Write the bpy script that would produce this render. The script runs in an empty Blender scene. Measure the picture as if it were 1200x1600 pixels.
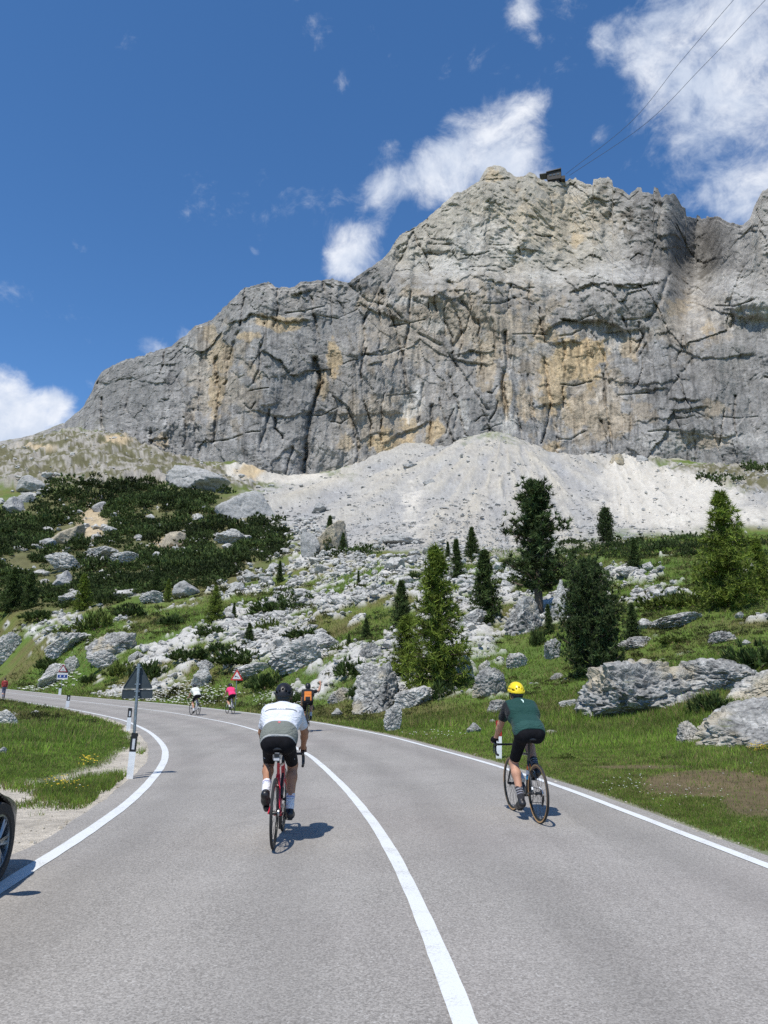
import bpy, bmesh, math, random
import numpy as np
from mathutils import Vector, Matrix
PI = math.pi
rng = np.random.default_rng(7)
random.seed(7)
sc = bpy.context.scene
COL = sc.collection

# ------------------------------------------------------------------ camera
F = 1202.0; PITCH = math.atan(270.0/F); CAMZ = 1.6      # photograph pixels, 1200 x 1600
cam_d = bpy.data.cameras.new('camera'); cam = bpy.data.objects.new('camera', cam_d); COL.objects.link(cam)
cam_d.sensor_fit = 'VERTICAL'; cam_d.sensor_height = 24.0; cam_d.sensor_width = 18.0
cam_d.lens = 24.0*F/1600.0
cam_d.clip_start = 0.1; cam_d.clip_end = 6000
cam.location = (0, 0, CAMZ); cam.rotation_euler = (PI/2+PITCH, 0, 0)
sc.camera = cam
sc.render.resolution_x = 768; sc.render.resolution_y = 1024
sc.view_settings.view_transform = 'Standard'; sc.view_settings.look = 'None'
sc.view_settings.exposure = 0.35; sc.view_settings.gamma = 1.0
sc.cycles.use_denoising = False
sc.cycles.max_bounces = 5; sc.cycles.diffuse_bounces = 3; sc.cycles.glossy_bounces = 2
sc.cycles.transmission_bounces = 3; sc.cycles.transparent_max_bounces = 6

def pix_dir(u, v):
    xc = (np.asarray(u, float)-600)/F; yc = (800-np.asarray(v, float))/F
    c, s = math.cos(PITCH), math.sin(PITCH)
    return xc, c-yc*s, s+yc*c
def pix_el(u, v):                       # azimuth and tangent of the elevation
    x, y, z = pix_dir(u, v)
    return np.arctan2(x, y), z/np.hypot(x, y)
def pix_at(u, v, r):
    a, e = pix_el(u, v)
    return Vector((float(r*np.sin(a)), float(r*np.cos(a)), float(CAMZ+r*e)))

# ------------------------------------------------------------------ sun and sky
SUN_EL = math.radians(63); SUN_AZ = math.radians(208)     # azimuth from +Y clockwise: behind the camera, to its left
sd_ = bpy.data.lights.new('sun', 'SUN'); sun = bpy.data.objects.new('sun', sd_); COL.objects.link(sun)
sd_.energy = 3.8; sd_.angle = math.radians(0.53); sd_.color = (1.0, 0.955, 0.88)
sun_dir = Vector((math.sin(SUN_AZ)*math.cos(SUN_EL), math.cos(SUN_AZ)*math.cos(SUN_EL), math.sin(SUN_EL)))
sun.rotation_euler = sun_dir.to_track_quat('Z', 'Y').to_euler()
sun.location = sun_dir*60

class NT:                                # small helper for node trees
    def __init__(s, tree): s.t = tree; s.n = tree.nodes; s.l = tree.links
    def add(s, kind, **kw):
        nd = s.n.new(kind)
        for k, v in kw.items(): setattr(nd, k, v)
        return nd
    def link(s, a, b): s.l.new(a, b)
    def setin(s, sock, val):
        if isinstance(val, bpy.types.NodeSocket): s.l.new(val, sock)
        elif val is not None:
            if hasattr(sock, 'default_value') and hasattr(sock.default_value, '__len__') and not hasattr(val, '__len__'): val = (val,)*3
            sock.default_value = val
    def math(s, op, a, b=None, c=None, clamp=False):
        nd = s.add('ShaderNodeMath', operation=op, use_clamp=clamp)
        s.setin(nd.inputs[0], a)
        if b is not None: s.setin(nd.inputs[1], b)
        if c is not None: s.setin(nd.inputs[2], c)
        return nd.outputs[0]
    def vmath(s, op, a, b=None, scale=None):
        nd = s.add('ShaderNodeVectorMath', operation=op)
        s.setin(nd.inputs[0], a)
        if b is not None: s.setin(nd.inputs[1], b)
        if scale is not None: s.setin(nd.inputs['Scale'], scale)
        return nd.outputs['Value'] if op in ('DISTANCE', 'LENGTH', 'DOT_PRODUCT') else nd.outputs[0]
    def ramp(s, x, a, b, lo=0.0, hi=1.0, smooth=True):
        nd = s.add('ShaderNodeMapRange', interpolation_type='SMOOTHSTEP' if smooth else 'LINEAR')
        s.setin(nd.inputs['Value'], x); s.setin(nd.inputs['From Min'], a); s.setin(nd.inputs['From Max'], b)
        s.setin(nd.inputs['To Min'], lo); s.setin(nd.inputs['To Max'], hi)
        return nd.outputs[0]
    def noise(s, vec, scale, detail=4, rough=0.55, dist=0.0):
        nd = s.add('ShaderNodeTexNoise')
        if vec is not None: s.link(vec, nd.inputs['Vector'])
        nd.inputs['Scale'].default_value = scale; nd.inputs['Detail'].default_value = detail
        nd.inputs['Roughness'].default_value = rough; nd.inputs['Distortion'].default_value = dist
        return nd.outputs['Fac']
    def voro(s, vec, scale, feature='F1', rand=1.0):
        nd = s.add('ShaderNodeTexVoronoi', feature=feature)
        if vec is not None: s.link(vec, nd.inputs['Vector'])
        nd.inputs['Scale'].default_value = scale; nd.inputs['Randomness'].default_value = rand
        return nd
    def mix(s, fac, a, b, blend='MIX'):
        nd = s.add('ShaderNodeMix', data_type='RGBA', blend_type=blend)
        s.setin(nd.inputs['Factor'], fac)
        for sock, val in ((nd.inputs[6], a), (nd.inputs[7], b)):
            if isinstance(val, bpy.types.NodeSocket): s.l.new(val, sock)
            else: sock.default_value = (*val[:3], 1.0)
        return nd.outputs[2]
    def mapping(s, vec, scale=(1, 1, 1), rot=(0, 0, 0)):
        nd = s.add('ShaderNodeMapping'); s.link(vec, nd.inputs['Vector'])
        nd.inputs['Scale'].default_value = scale; nd.inputs['Rotation'].default_value = rot
        return nd.outputs[0]

world = bpy.data.worlds.new('World'); sc.world = world; world.use_nodes = True
W = NT(world.node_tree); W.n.clear()
sky = W.add('ShaderNodeTexSky', sky_type='NISHITA', sun_disc=False)
sky.sun_elevation = SUN_EL; sky.sun_rotation = SUN_AZ
sky.altitude = 2300; sky.air_density = 1.0; sky.dust_density = 0.2; sky.ozone_density = 3.0
gd = W.vmath('NORMALIZE', W.add('ShaderNodeTexCoord').outputs['Generated'])
hs = W.add('ShaderNodeHueSaturation'); hs.inputs['Saturation'].default_value = 1.19; hs.inputs['Value'].default_value = 1.40
W.link(sky.outputs[0], hs.inputs['Color'])
# cloud banks: (pixel u, v, angular radius in pixels, weight); those with |u| outside 0..1200 go on beyond the frame
CL = [(25, 660, 70, 1.0), (80, 645, 42, .95), (-60, 650, 90, .9), (-300, 560, 170, .7), (-560, 400, 200, .7),
      (240, 550, 30, .62), (285, 528, 20, .62),
      (560, 395, 54, .80), (532, 412, 36, .78), (600, 345, 34, .5), (590, 292, 44, .72), (650, 296, 50, .72), (700, 280, 66, .72), (765, 235, 70, .78), (812, 190, 50, .56), (806, 265, 60, .74), (608, 238, 24, .6),
      (955, 80, 44, .66), (1020, 40, 80, .54), (1130, 50, 130, .40), (1200, 110, 130, .36), (1080, 150, 110, .32), (1300, 60, 200, .45), (1000, 120, 44, .42),
      (818, 12, 32, .66), (930, 222, 22, .55), (745, 78, 34, .44), (705, 105, 24, .42), (545, 125, 24, .36), (400, 132, 14, .36), (398, 390, 14, .34),
      (1010, 250, 110, .34), (1120, 260, 130, .42), (1190, 330, 90, .42), (1500, 300, 260, .6), (1900, 100, 300, .6), (1150, -250, 300, .6), (300, -500, 180, .5)]
mask = None
warp = W.vmath('SCALE', W.vmath('SUBTRACT', W.add('ShaderNodeTexNoise').outputs['Color'], (0.5, 0.5, 0.5)), scale=0.05)
wn = [n for n in W.n if n.bl_idname == 'ShaderNodeTexNoise'][0]; wn.inputs['Scale'].default_value = 9.0; wn.inputs['Detail'].default_value = 3; W.link(gd, wn.inputs['Vector'])
gw = W.vmath('ADD', gd, warp)
for (u, v, rad, wt) in CL:
    x, y, z = pix_dir(u, v); d = Vector((float(x), float(y), float(z))).normalized()
    ang = rad/F*d.y**1.0 if abs(u-600) < 700 and v > -100 else rad/F*0.8
    m = W.ramp(W.vmath('DISTANCE', gw, tuple(d)), 0.0, ang*1.55, wt, 0.0)
    mask = m if mask is None else W.math('ADD', mask, W.math('MULTIPLY', m, W.math('SUBTRACT', 1.0, mask)))
n1 = W.noise(W.mapping(gw, (1, 1, 1.4)), 9.5, 10, 0.62, 0.3)
n2 = W.noise(gw, 19.0, 9, 0.68, 0.3)
dens = W.math('ADD', W.math('MULTIPLY', n1, 1.25), W.math('MULTIPLY', n2, 0.75))
dens = W.math('ADD', dens, W.math('MULTIPLY', mask, 0.70))
cloud = W.ramp(dens, 1.16, 1.70)
shade = W.ramp(W.noise(gw, 11.0, 6, 0.6), 0.38, 0.66)
ccol = W.mix(shade, (5.2, 5.8, 6.9), (7.7, 7.9, 8.3))
skyc = W.mix(W.math('MULTIPLY', cloud, 0.94), hs.outputs[0], ccol)
bg = W.add('ShaderNodeBackground'); bg.inputs['Strength'].default_value = 0.10
world.cycles.sampling_method = "MANUAL"; world.cycles.sample_map_resolution = 256
W.link(skyc, bg.inputs['Color']); out = W.add('ShaderNodeOutputWorld'); W.link(bg.outputs[0], out.inputs['Surface'])

# ------------------------------------------------------------------ helpers
def tag(o, label=None, cat=None, group=None, kind=None):
    if label: o['label'] = label
    if cat: o['category'] = cat
    if group: o['group'] = group
    if kind: o['kind'] = kind
    return o
def mk_mesh(name, V, Fa, smooth=True):
    V = np.asarray(V, np.float32); me = bpy.data.meshes.new(name)
    if isinstance(Fa, np.ndarray) and Fa.ndim == 2:
        k = Fa.shape[1]; n = len(Fa)
        me.vertices.add(len(V)); me.vertices.foreach_set('co', V.ravel())
        me.loops.add(n*k); me.loops.foreach_set('vertex_index', Fa.astype(np.int32).ravel())
        me.polygons.add(n); me.polygons.foreach_set('loop_start', np.arange(0, n*k, k, dtype=np.int32))
    else:
        me.from_pydata([tuple(map(float, p)) for p in V], [], [tuple(map(int, f)) for f in Fa])
    me.polygons.foreach_set('use_smooth', np.full(len(me.polygons), smooth))
    me.update(calc_edges=True)
    return me
def mk_obj(name, me, mat=None, parent=None):
    o = bpy.data.objects.new(name, me); COL.objects.link(o)
    if mat is not None and me is not None and not len(me.materials): me.materials.append(mat)
    if parent is not None: o.parent = parent
    return o
def empty(name, loc=(0, 0, 0), rz=0.0):
    o = bpy.data.objects.new(name, None); COL.objects.link(o); o.location = loc; o.rotation_euler = (0, 0, rz)
    o.empty_display_size = 0.2
    return o
def copy_tree(o, parent=None):
    c = o.copy(); COL.objects.link(c); c.parent = parent
    for ch in o.children: copy_tree(ch, c)
    return c
def set_col(me, rgb, name='Col'):
    a = me.color_attributes.new(name, 'FLOAT_COLOR', 'POINT')
    c = np.ones((len(me.vertices), 4), np.float32); c[:, :3] = rgb
    a.data.foreach_set('color', c.ravel())

class MB:                                 # collects simple shapes into one mesh
    def __init__(s): s.v = []; s.f = []
    def addvf(s, V, Fa):
        o = len(s.v); s.v += [tuple(p) for p in V]; s.f += [tuple(i+o for i in f) for f in Fa]; return s
    def box(s, c, d, M=None, bev=0.0):
        x, y, z = [k/2 for k in d]; b = min(bev, x*.9, y*.9, z*.9)
        if b <= 0:
            P = [Vector((sx*x, sy*y, sz*z)) for sz in (-1, 1) for sy in (-1, 1) for sx in (-1, 1)]
            Fa = [(0, 2, 3, 1), (4, 5, 7, 6), (0, 1, 5, 4), (2, 6, 7, 3), (0, 4, 6, 2), (1, 3, 7, 5)]
        else:
            bm = bmesh.new(); bmesh.ops.create_cube(bm, size=1.0)
            for q in bm.verts: q.co = Vector((q.co.x*d[0], q.co.y*d[1], q.co.z*d[2]))
            bmesh.ops.bevel(bm, geom=bm.edges[:], offset=b, segments=2, affect='EDGES')
            bm.verts.index_update(); P = [q.co.copy() for q in bm.verts]; Fa = [[q.index for q in f.verts] for f in bm.faces]; bm.free()
        P = [(M @ p if M else p)+Vector(c) for p in P]
        return s.addvf(P, Fa)
    def tube(s, pts, rad, n=8, cap=True):
        pts = [Vector(p) for p in pts]; rad = rad if hasattr(rad, '__len__') else [rad]*len(pts)
        V = []; Fa = []; up = None
        for i, p in enumerate(pts):
            t = (pts[min(i+1, len(pts)-1)]-pts[max(i-1, 0)]).normalized()
            if up is None: up = Vector((0, 0, 1)) if abs(t.z) < .9 else Vector((1, 0, 0))
            a = t.cross(up).normalized(); b = a.cross(t).normalized(); up = b
            for k in range(n):
                an = 2*PI*k/n; V.append(p+(a*math.cos(an)+b*math.sin(an))*rad[i])
        for i in range(len(pts)-1):
            for k in range(n):
                q = (k+1) % n; Fa.append((i*n+k, i*n+q, (i+1)*n+q, (i+1)*n+k))
        if cap: Fa.append(tuple(range(n))[::-1]); Fa.append(tuple(range((len(pts)-1)*n, len(pts)*n)))
        return s.addvf(V, Fa)
    def lathe(s, prof, axis='x', n=32, c=(0, 0, 0), closed=True):      # prof: (radius, along)
        V = []; Fa = []; m = len(prof); c = Vector(c)
        for k in range(n):
            a = 2*PI*k/n
            for (r, h) in prof:
                p = {'x': (h, r*math.cos(a), r*math.sin(a)), 'y': (r*math.cos(a), h, r*math.sin(a)), 'z': (r*math.cos(a), r*math.sin(a), h)}[axis]
                V.append(Vector(p)+c)
        for k in range(n):
            q = (k+1) % n
            for i in range(m if closed else m-1):
                j = (i+1) % m; Fa.append((k*m+i, k*m+j, q*m+j, q*m+i))
        return s.addvf(V, Fa)
    def prism(s, poly, h, M):            # poly in 2-D, extruded by h along local z, placed by matrix
        n = len(poly); V = [M @ Vector((x, y, z)) for z in (0, h) for (x, y) in poly]
        return s.addvf(V, [tuple(range(n))[::-1], tuple(range(n, 2*n))]+[(i, (i+1) % n, n+(i+1) % n, n+i) for i in range(n)])
    def build(s, name, mat=None, parent=None, smooth=False):
        bm = bmesh.new(); vs = [bm.verts.new(p) for p in s.v]
        for f in s.f:
            try: bm.faces.new([vs[i] for i in f])
            except ValueError: pass
        bmesh.ops.recalc_face_normals(bm, faces=bm.faces[:])
        me = bpy.data.meshes.new(name); bm.to_mesh(me); bm.free()
        me.polygons.foreach_set('use_smooth', np.full(len(me.polygons), smooth))
        if smooth and hasattr(me, 'set_sharp_from_angle'): me.set_sharp_from_angle(angle=math.radians(40))
        return mk_obj(name, me, mat, parent)

# numpy noise -------------------------------------------------------
def _h(ix, iy, iz, seed):
    n = (ix*73856093) ^ (iy*19349663) ^ (iz*83492791) ^ (seed*2654435761)
    n = (n & 0xffffffff).astype(np.uint64)
    n = ((n ^ (n >> np.uint64(16)))*np.uint64(0x45d9f3b)) & np.uint64(0xffffffff)
    n = ((n ^ (n >> np.uint64(16)))*np.uint64(0x45d9f3b)) & np.uint64(0xffffffff)
    return ((n ^ (n >> np.uint64(16))) & np.uint64(0xffffff)).astype(np.float32)/np.float32(0xffffff)
def vn2(x, y, seed=0):                     # value noise -1..1
    ix = np.floor(x).astype(np.int64); iy = np.floor(y).astype(np.int64)
    fx = (x-ix).astype(np.float32); fy = (y-iy).astype(np.float32)
    fx = fx*fx*fx*(fx*(fx*6-15)+10); fy = fy*fy*fy*(fy*(fy*6-15)+10)
    a = _h(ix, iy, 0, seed); b = _h(ix+1, iy, 0, seed); c = _h(ix, iy+1, 0, seed); d = _h(ix+1, iy+1, 0, seed)
    return ((a*(1-fx)+b*fx)*(1-fy)+(c*(1-fx)+d*fx)*fy)*2-1
def fbm2(x, y, oct=4, seed=0, rough=0.5, ridged=False):
    t = 0; amp = 1.0; tot = 0
    for o in range(oct):
        n = vn2(x*2**o+o*17.3, y*2**o-o*9.1, seed+o)
        t = t+amp*((1-2*np.abs(n)) if ridged else n); tot += amp; amp *= rough
    return t/tot
def vn3(x, y, z, seed=0):
    i = [np.floor(q).astype(np.int64) for q in (x, y, z)]
    f = [(q-k).astype(np.float32) for q, k in zip((x, y, z), i)]
    f = [q*q*(3-2*q) for q in f]; r = 0
    for dx in (0, 1):
        for dy in (0, 1):
            for dz in (0, 1):
                w = (f[0] if dx else 1-f[0])*(f[1] if dy else 1-f[1])*(f[2] if dz else 1-f[2])
                r = r+w*_h(i[0]+dx, i[1]+dy, i[2]+dz, seed)
    return r*2-1
def fbm3(x, y, z, oct=4, seed=0, rough=0.5):
    t = 0; amp = 1.0; tot = 0
    for o in range(oct): t = t+amp*vn3(x*2**o+o*7.7, y*2**o, z*2**o, seed+o); tot += amp; amp *= rough
    return t/tot
def cell2(x, y, seed=0):                   # worley: F1, F2, random of the nearest cell (two values)
    ix = np.floor(x).astype(np.int64); iy = np.floor(y).astype(np.int64)
    f1 = np.full(x.shape, 9.0, np.float32); f2 = f1.copy(); r1 = np.zeros_like(f1); r2 = r1.copy(); r3 = r1.copy()
    for dx in (-1, 0, 1):
        for dy in (-1, 0, 1):
            cx = ix+dx; cy = iy+dy
            px = cx+_h(cx, cy, 1, seed); py = cy+_h(cx, cy, 2, seed)
            d = np.hypot(px-x, py-y).astype(np.float32); k = d < f1
            f2 = np.where(k, f1, np.minimum(f2, d)); f1 = np.where(k, d, f1)
            r1 = np.where(k, _h(cx, cy, 3, seed), r1)
            r2 = np.where(k, (px-x), r2); r3 = np.where(k, (py-y), r3)
    return f1, f2, r1, r2, r3
def sstep(a, b, x):
    t = np.clip((x-a)/(b-a), 0, 1); return t*t*(3-2*t)
def poly_dist(px, py, P, closed=False):     # distance to a polyline and side (+ left of travel)
    P = np.asarray(P, float); best = np.full(px.shape, 1e9); side = np.zeros(px.shape)
    n = len(P) if closed else len(P)-1
    for i in range(n):
        a = P[i]; b = P[(i+1) % len(P)]; ab = b-a; L = max(ab@ab, 1e-9)
        t = np.clip(((px-a[0])*ab[0]+(py-a[1])*ab[1])/L, 0, 1)
        dx = px-a[0]-t*ab[0]; dy = py-a[1]-t*ab[1]; d = np.hypot(dx, dy); k = d < best
        best = np.where(k, d, best); side = np.where(k, np.sign(ab[0]*(py-a[1])-ab[1]*(px-a[0])), side)
    return best, side
def in_poly(px, py, P):
    c = np.zeros(px.shape, bool); n = len(P)
    for i in range(n):
        x1, y1 = P[i]; x2, y2 = P[(i+1) % n]
        if y1 == y2: continue
        k = ((y1 > py) != (y2 > py)) & (px < (x2-x1)*(py-y1)/(y2-y1)+x1); c ^= k
    return c
def spline(P, step):                        # centripetal-ish Catmull-Rom through points, resampled
    P = np.asarray(P, float); Q = np.vstack([2*P[0]-P[1], P, 2*P[-1]-P[-2]]); outp = []
    for i in range(1, len(Q)-2):
        p0, p1, p2, p3 = Q[i-1:i+3]; n = max(2, int(np.linalg.norm(p2-p1)/step))
        for t in np.linspace(0, 1, n, endpoint=False):
            outp.append(.5*((2*p1)+(-p0+p2)*t+(2*p0-5*p1+4*p2-p3)*t*t+(-p0+3*p1-3*p2+p3)*t**3))
    outp.append(P[-1]); return np.array(outp)

# ------------------------------------------------------------------ materials
MATS = {}
def new_mat(name):
    m = bpy.data.materials.new(name); m.use_nodes = True; t = NT(m.node_tree)
    b = t.n['Principled BSDF']; MATS[name] = m
    return m, t, b
def plain(name, col, rough=0.5, metal=0.0, var=0.06, scale=30.0, coat=0.0, bump=0.0, spec=0.5):
    m, t, b = new_mat(name)
    tc = t.add('ShaderNodeTexCoord').outputs['Object']; n = t.noise(tc, scale, 4)
    f = t.ramp(n, 0.3, 0.7, 1-var*2, 1+var*2, smooth=False)
    cr = t.add('ShaderNodeVectorMath', operation='SCALE'); cr.inputs[0].default_value = col[:3]; t.link(f, cr.inputs['Scale'])
    t.link(cr.outputs[0], b.inputs['Base Color'])
    t.link(t.ramp(n, 0.3, 0.7, max(.02, rough-.06), min(1, rough+.06)), b.inputs['Roughness'])
    b.inputs['Metallic'].default_value = metal; b.inputs['Coat Weight'].default_value = coat; b.inputs['Specular IOR Level'].default_value = spec
    if bump:
        bp = t.add('ShaderNodeBump'); bp.inputs['Strength'].default_value = bump; bp.inputs['Distance'].default_value = 0.01
        t.link(n, bp.inputs['Height']); t.link(bp.outputs[0], b.inputs['Normal'])
    return m
def attr_mat(name, rough=0.9, build=None):
    m, t, b = new_mat(name); a = t.add('ShaderNodeAttribute', attribute_name='Col')
    tc = t.add('ShaderNodeTexCoord').outputs['Object']
    b.inputs['Roughness'].default_value = rough; b.inputs['Specular IOR Level'].default_value = 0.2
    build(t, b, a.outputs['Color'], tc)
    return m
def bump(t, b, height, strength, dist):
    bp = t.add('ShaderNodeBump'); bp.inputs['Strength'].default_value = strength; bp.inputs['Distance'].default_value = dist
    t.link(height, bp.inputs['Height']); t.link(bp.outputs[0], b.inputs['Normal']); return bp

def cell3(x, y, z, seed=0):
    i = [np.floor(q).astype(np.int64) for q in (x, y, z)]; f1 = np.full(x.shape, 9.0, np.float32); f2 = f1.copy(); r1 = np.zeros_like(f1)
    for dx in (-1, 0, 1):
        for dy in (-1, 0, 1):
            for dz in (-1, 0, 1):
                c = (i[0]+dx, i[1]+dy, i[2]+dz); d = np.sqrt((c[0]+_h(*c, seed)-x)**2+(c[1]+_h(*c, seed+1)-y)**2+(c[2]+_h(*c, seed+2)-z)**2).astype(np.float32)
                k = d < f1; f2 = np.where(k, f1, np.minimum(f2, d)); f1 = np.where(k, d, f1); r1 = np.where(k, _h(*c, seed+3), r1)
    return f1, f2, r1
# ------------------------------------------------------------------ the road
def zroad(x, y):
    s = np.maximum(0, np.asarray(y, float)-38); return 0.0200*s*s/(s+12)
def road_pt(u, v):
    a, e = pix_el(u, v); a = float(a); e = float(e); lo, hi = .5, .5
    f = lambda r: CAMZ+r*e-float(zroad(0, r*math.cos(a)))
    while f(hi) > 0 and hi < 400: hi *= 1.05
    for _ in range(40):
        mid = (lo+hi)/2
        if f(mid) > 0: lo = mid
        else: hi = mid
    return (hi*math.sin(a), hi*math.cos(a))
Lpx = [(0, 1388), (43, 1360), (100, 1325), (167, 1280), (210, 1247), (238, 1217), (253, 1197), (258.5, 1180), (254, 1164), (236, 1146), (213, 1133.5), (187, 1124), (149, 1115.5), (107, 1107.5), (53, 1099), (0, 1091.6)]
Cpx = [(727, 1600), (699, 1525), (668, 1450), (634, 1370), (594, 1300), (556, 1250), (527, 1219), (500, 1194), (471, 1173), (407, 1144), (367, 1132), (317, 1122), (267, 1113.5), (213, 1106.5), (160, 1100), (101, 1093), (27, 1084)]
Rpx = [(1200, 1353), (1117, 1322), (1033, 1290), (950, 1257), (867, 1226), (796, 1203), (750, 1189), (700, 1175.5), (620, 1153.5), (593, 1147.5), (540, 1137), (487, 1128), (407, 1116.5), (317, 1106), (267, 1100.5), (213, 1096), (173, 1093), (133, 1089.5), (93, 1086), (53, 1081.5), (10, 1077)]
def ext(P, pre, post):
    P = [np.array(p) for p in P]; d0 = (P[0]-P[1])/np.linalg.norm(P[0]-P[1]); d1 = (P[-1]-P[-4])/np.linalg.norm(P[-1]-P[-4])
    return np.array(pre+[tuple(p) for p in P]+[tuple(P[-1]+d1*k) for k in post])
RL = spline(ext([road_pt(*p) for p in Lpx], [(-2.2, -30), (-2.35, -12), (-2.62, 0)], [25, 60, 110]), .5)
RC = spline(ext([road_pt(*p) for p in Cpx], [(1.0, -30), (.9, -12), (.62, 0)], [25, 60, 110]), .5)
RR = spline(ext([road_pt(*p) for p in Rpx], [(4.2, -30), (4.15, -12), (4.05, 0)], [25, 60, 110]), .5)
def smooth_line(P, k=3):
    Q = P.copy()
    for _ in range(k): Q[1:-1] = .25*Q[:-2]+.5*Q[1:-1]+.25*Q[2:]
    return Q
RL, RC, RR = smooth_line(RL), smooth_line(RC, 6), smooth_line(RR, 8)
def offset(P, d):                            # + = to the left of travel
    T = np.gradient(P, axis=0); T /= np.linalg.norm(T, axis=1)[:, None]
    N = np.stack([-T[:, 1], T[:, 0]], 1)
    return P+N*(np.asarray(d)[:, None] if hasattr(d, '__len__') else d)
sL = np.arange(len(RL))*.5; sR = np.arange(len(RR))*.5
def ragged(P, base, amp, seed):
    return offset(P, base+amp*fbm2(P[:, 0]*1.3, P[:, 1]*1.3, 4, seed, .7))
EL = ragged(RL, .38, .09, 3); ER = ragged(RR, -.27, .06, 5)      # the asphalt's edges
def strip(A, B):                              # triangles between two polylines
    i = j = 0; T = []
    while i < len(A)-1 or j < len(B)-1:
        if j == len(B)-1 or (i < len(A)-1 and np.linalg.norm(A[i+1]-B[j]) < np.linalg.norm(A[i]-B[j+1])): T.append((i, len(A)+j, i+1)); i += 1
        else: T.append((i, len(A)+j, len(A)+j+1)); j += 1
    return np.array(T)
def lift(P, dz): return np.column_stack([P[:, 0], P[:, 1], zroad(P[:, 0], P[:, 1])+dz])
def fine(P):                                   # densify
    return np.column_stack([np.interp(np.arange(0, len(P)-.99, .5), np.arange(len(P)), P[:, k]) for k in (0, 1)])

m, t, b = new_mat('asphalt')
tc = t.add('ShaderNodeTexCoord').outputs['Object']
grain = t.voro(tc, 95.0); g1 = grain.outputs['Color']; sep = t.add('ShaderNodeSeparateColor'); t.link(g1, sep.inputs[0])
g2 = t.noise(tc, 42.0, 3, .7); patch = t.noise(tc, .55, 4, .6); patch2 = t.noise(tc, .16, 3)
v = t.math('ADD', t.math('MULTIPLY', sep.outputs[0], .58), t.math('MULTIPLY', g2, .62))
streak = t.noise(t.mapping(tc, (1.6, .035, 1)), 1.0, 3, .6); v = t.math('ADD', v, t.math('MULTIPLY', t.math('SUBTRACT', streak, .5), .38)); v = t.math('ADD', v, .11)
v = t.math('ADD', v, t.math('MULTIPLY', t.math('SUBTRACT', patch, .5), .42))
base = t.mix(t.ramp(v, .30, 1.25, smooth=False), (.158, .148, .134), (.445, .420, .384))
base = t.mix(t.ramp(patch2, .45, .68, 0, .22), base, (.30, .255, .243))
fl = t.ramp(sep.outputs[1], .965, .985); base = t.mix(t.math('MULTIPLY', fl, .5), base, (.5, .49, .46))
seam = t.voro(t.mapping(tc, (.10, .055, 1)), 1.0, 'DISTANCE_TO_EDGE').outputs['Distance']; wob = t.math('ADD', seam, t.math('MULTIPLY', t.math('SUBTRACT', t.noise(tc, 1.5, 4), .5), .02))
base = t.mix(t.math('MULTIPLY', t.ramp(t.math('ABSOLUTE', wob), .0, .0022, 1, 0), .16), base, (.09, .088, .085))
t.link(base, b.inputs['Base Color']); b.inputs['Roughness'].default_value = .82; b.inputs['Specular IOR Level'].default_value = .3
bump(t, b, t.math('ADD', sep.outputs[2], g2), .35, .006)
wt = t.add('ShaderNodeAttribute', attribute_name='Col').outputs['Fac']; wt = t.math('ADD', wt, t.math('MULTIPLY', t.math('SUBTRACT', t.noise(tc, .35, 3), .5), .05))
trk = None
for fc in (.13, .37, .63, .87):
    q_ = t.ramp(t.math('ABSOLUTE', t.math('SUBTRACT', wt, fc)), .0, .075, 1, 0); trk = q_ if trk is None else t.math('ADD', trk, q_)
stain = t.ramp(t.noise(t.mapping(tc, (.9, .35, 1)), 1.0, 5, .65), .56, .72, 0, .30)
base2 = t.mix(t.math('MULTIPLY', trk, .26), base, (.16, .15, .138)); base2 = t.mix(stain, base2, (.19, .178, .162)); t.link(base2, b.inputs['Base Color'])
m_asphalt = m
m, t, b = new_mat('road_paint')
tc = t.add('ShaderNodeTexCoord').outputs['Object']
n = t.noise(tc, 55, 4, .7); n2 = t.noise(tc, 3, 4); w = t.ramp(t.math('ADD', t.math('MULTIPLY', n, .8), t.math('MULTIPLY', n2, .5)), .66, .84)
t.link(t.mix(t.math('MULTIPLY', w, .75), (.66, .68, .675), (.40, .39, .37)), b.inputs['Base Color']); b.inputs['Roughness'].default_value = .6
bump(t, b, n, .25, .004); m_paint = m

A = fine(EL); B = fine(ER)
i = j = 0; PR = [(0, 0)]
while i < len(A)-1 or j < len(B)-1:                    # walk both edges together: stations across the road
    if j == len(B)-1 or (i < len(A)-1 and np.linalg.norm(A[i+1]-B[j]) < np.linalg.norm(A[i]-B[j+1])): i += 1
    else: j += 1
    PR.append((i, j))
PR = np.array(PR); NCOL = 13; fr_ = np.linspace(0, 1, NCOL)[None, :, None]
G2 = A[PR[:, 0]][:, None]*(1-fr_)+B[PR[:, 1]][:, None]*fr_; n_ = len(PR)
G3 = np.concatenate([G2, zroad(G2[..., 0], G2[..., 1])[..., None]], -1)
sk0 = G3[:, :1]+(G3[:, :1]-G3[:, 1:2])*.02-[0, 0, .12]; sk1 = G3[:, -1:]+(G3[:, -1:]-G3[:, -2:-1])*.02-[0, 0, .12]; G3 = np.concatenate([sk0, G3, sk1], 1)
I = np.arange(n_*(NCOL+2)).reshape(n_, NCOL+2); Fr = np.stack([I[:-1, :-1], I[:-1, 1:], I[1:, 1:], I[1:, :-1]], -1).reshape(-1, 4)
me = mk_mesh('road', G3.reshape(-1, 3), Fr, False); ac_ = np.concatenate([[0], np.linspace(0, 1, NCOL), [1]]); set_col(me, np.repeat(np.tile(ac_, n_)[:, None], 3, 1))
road = mk_obj('road', me, m_asphalt); tag(road, 'light grey asphalt mountain road bending left round the verge', 'road', kind='structure')
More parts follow.
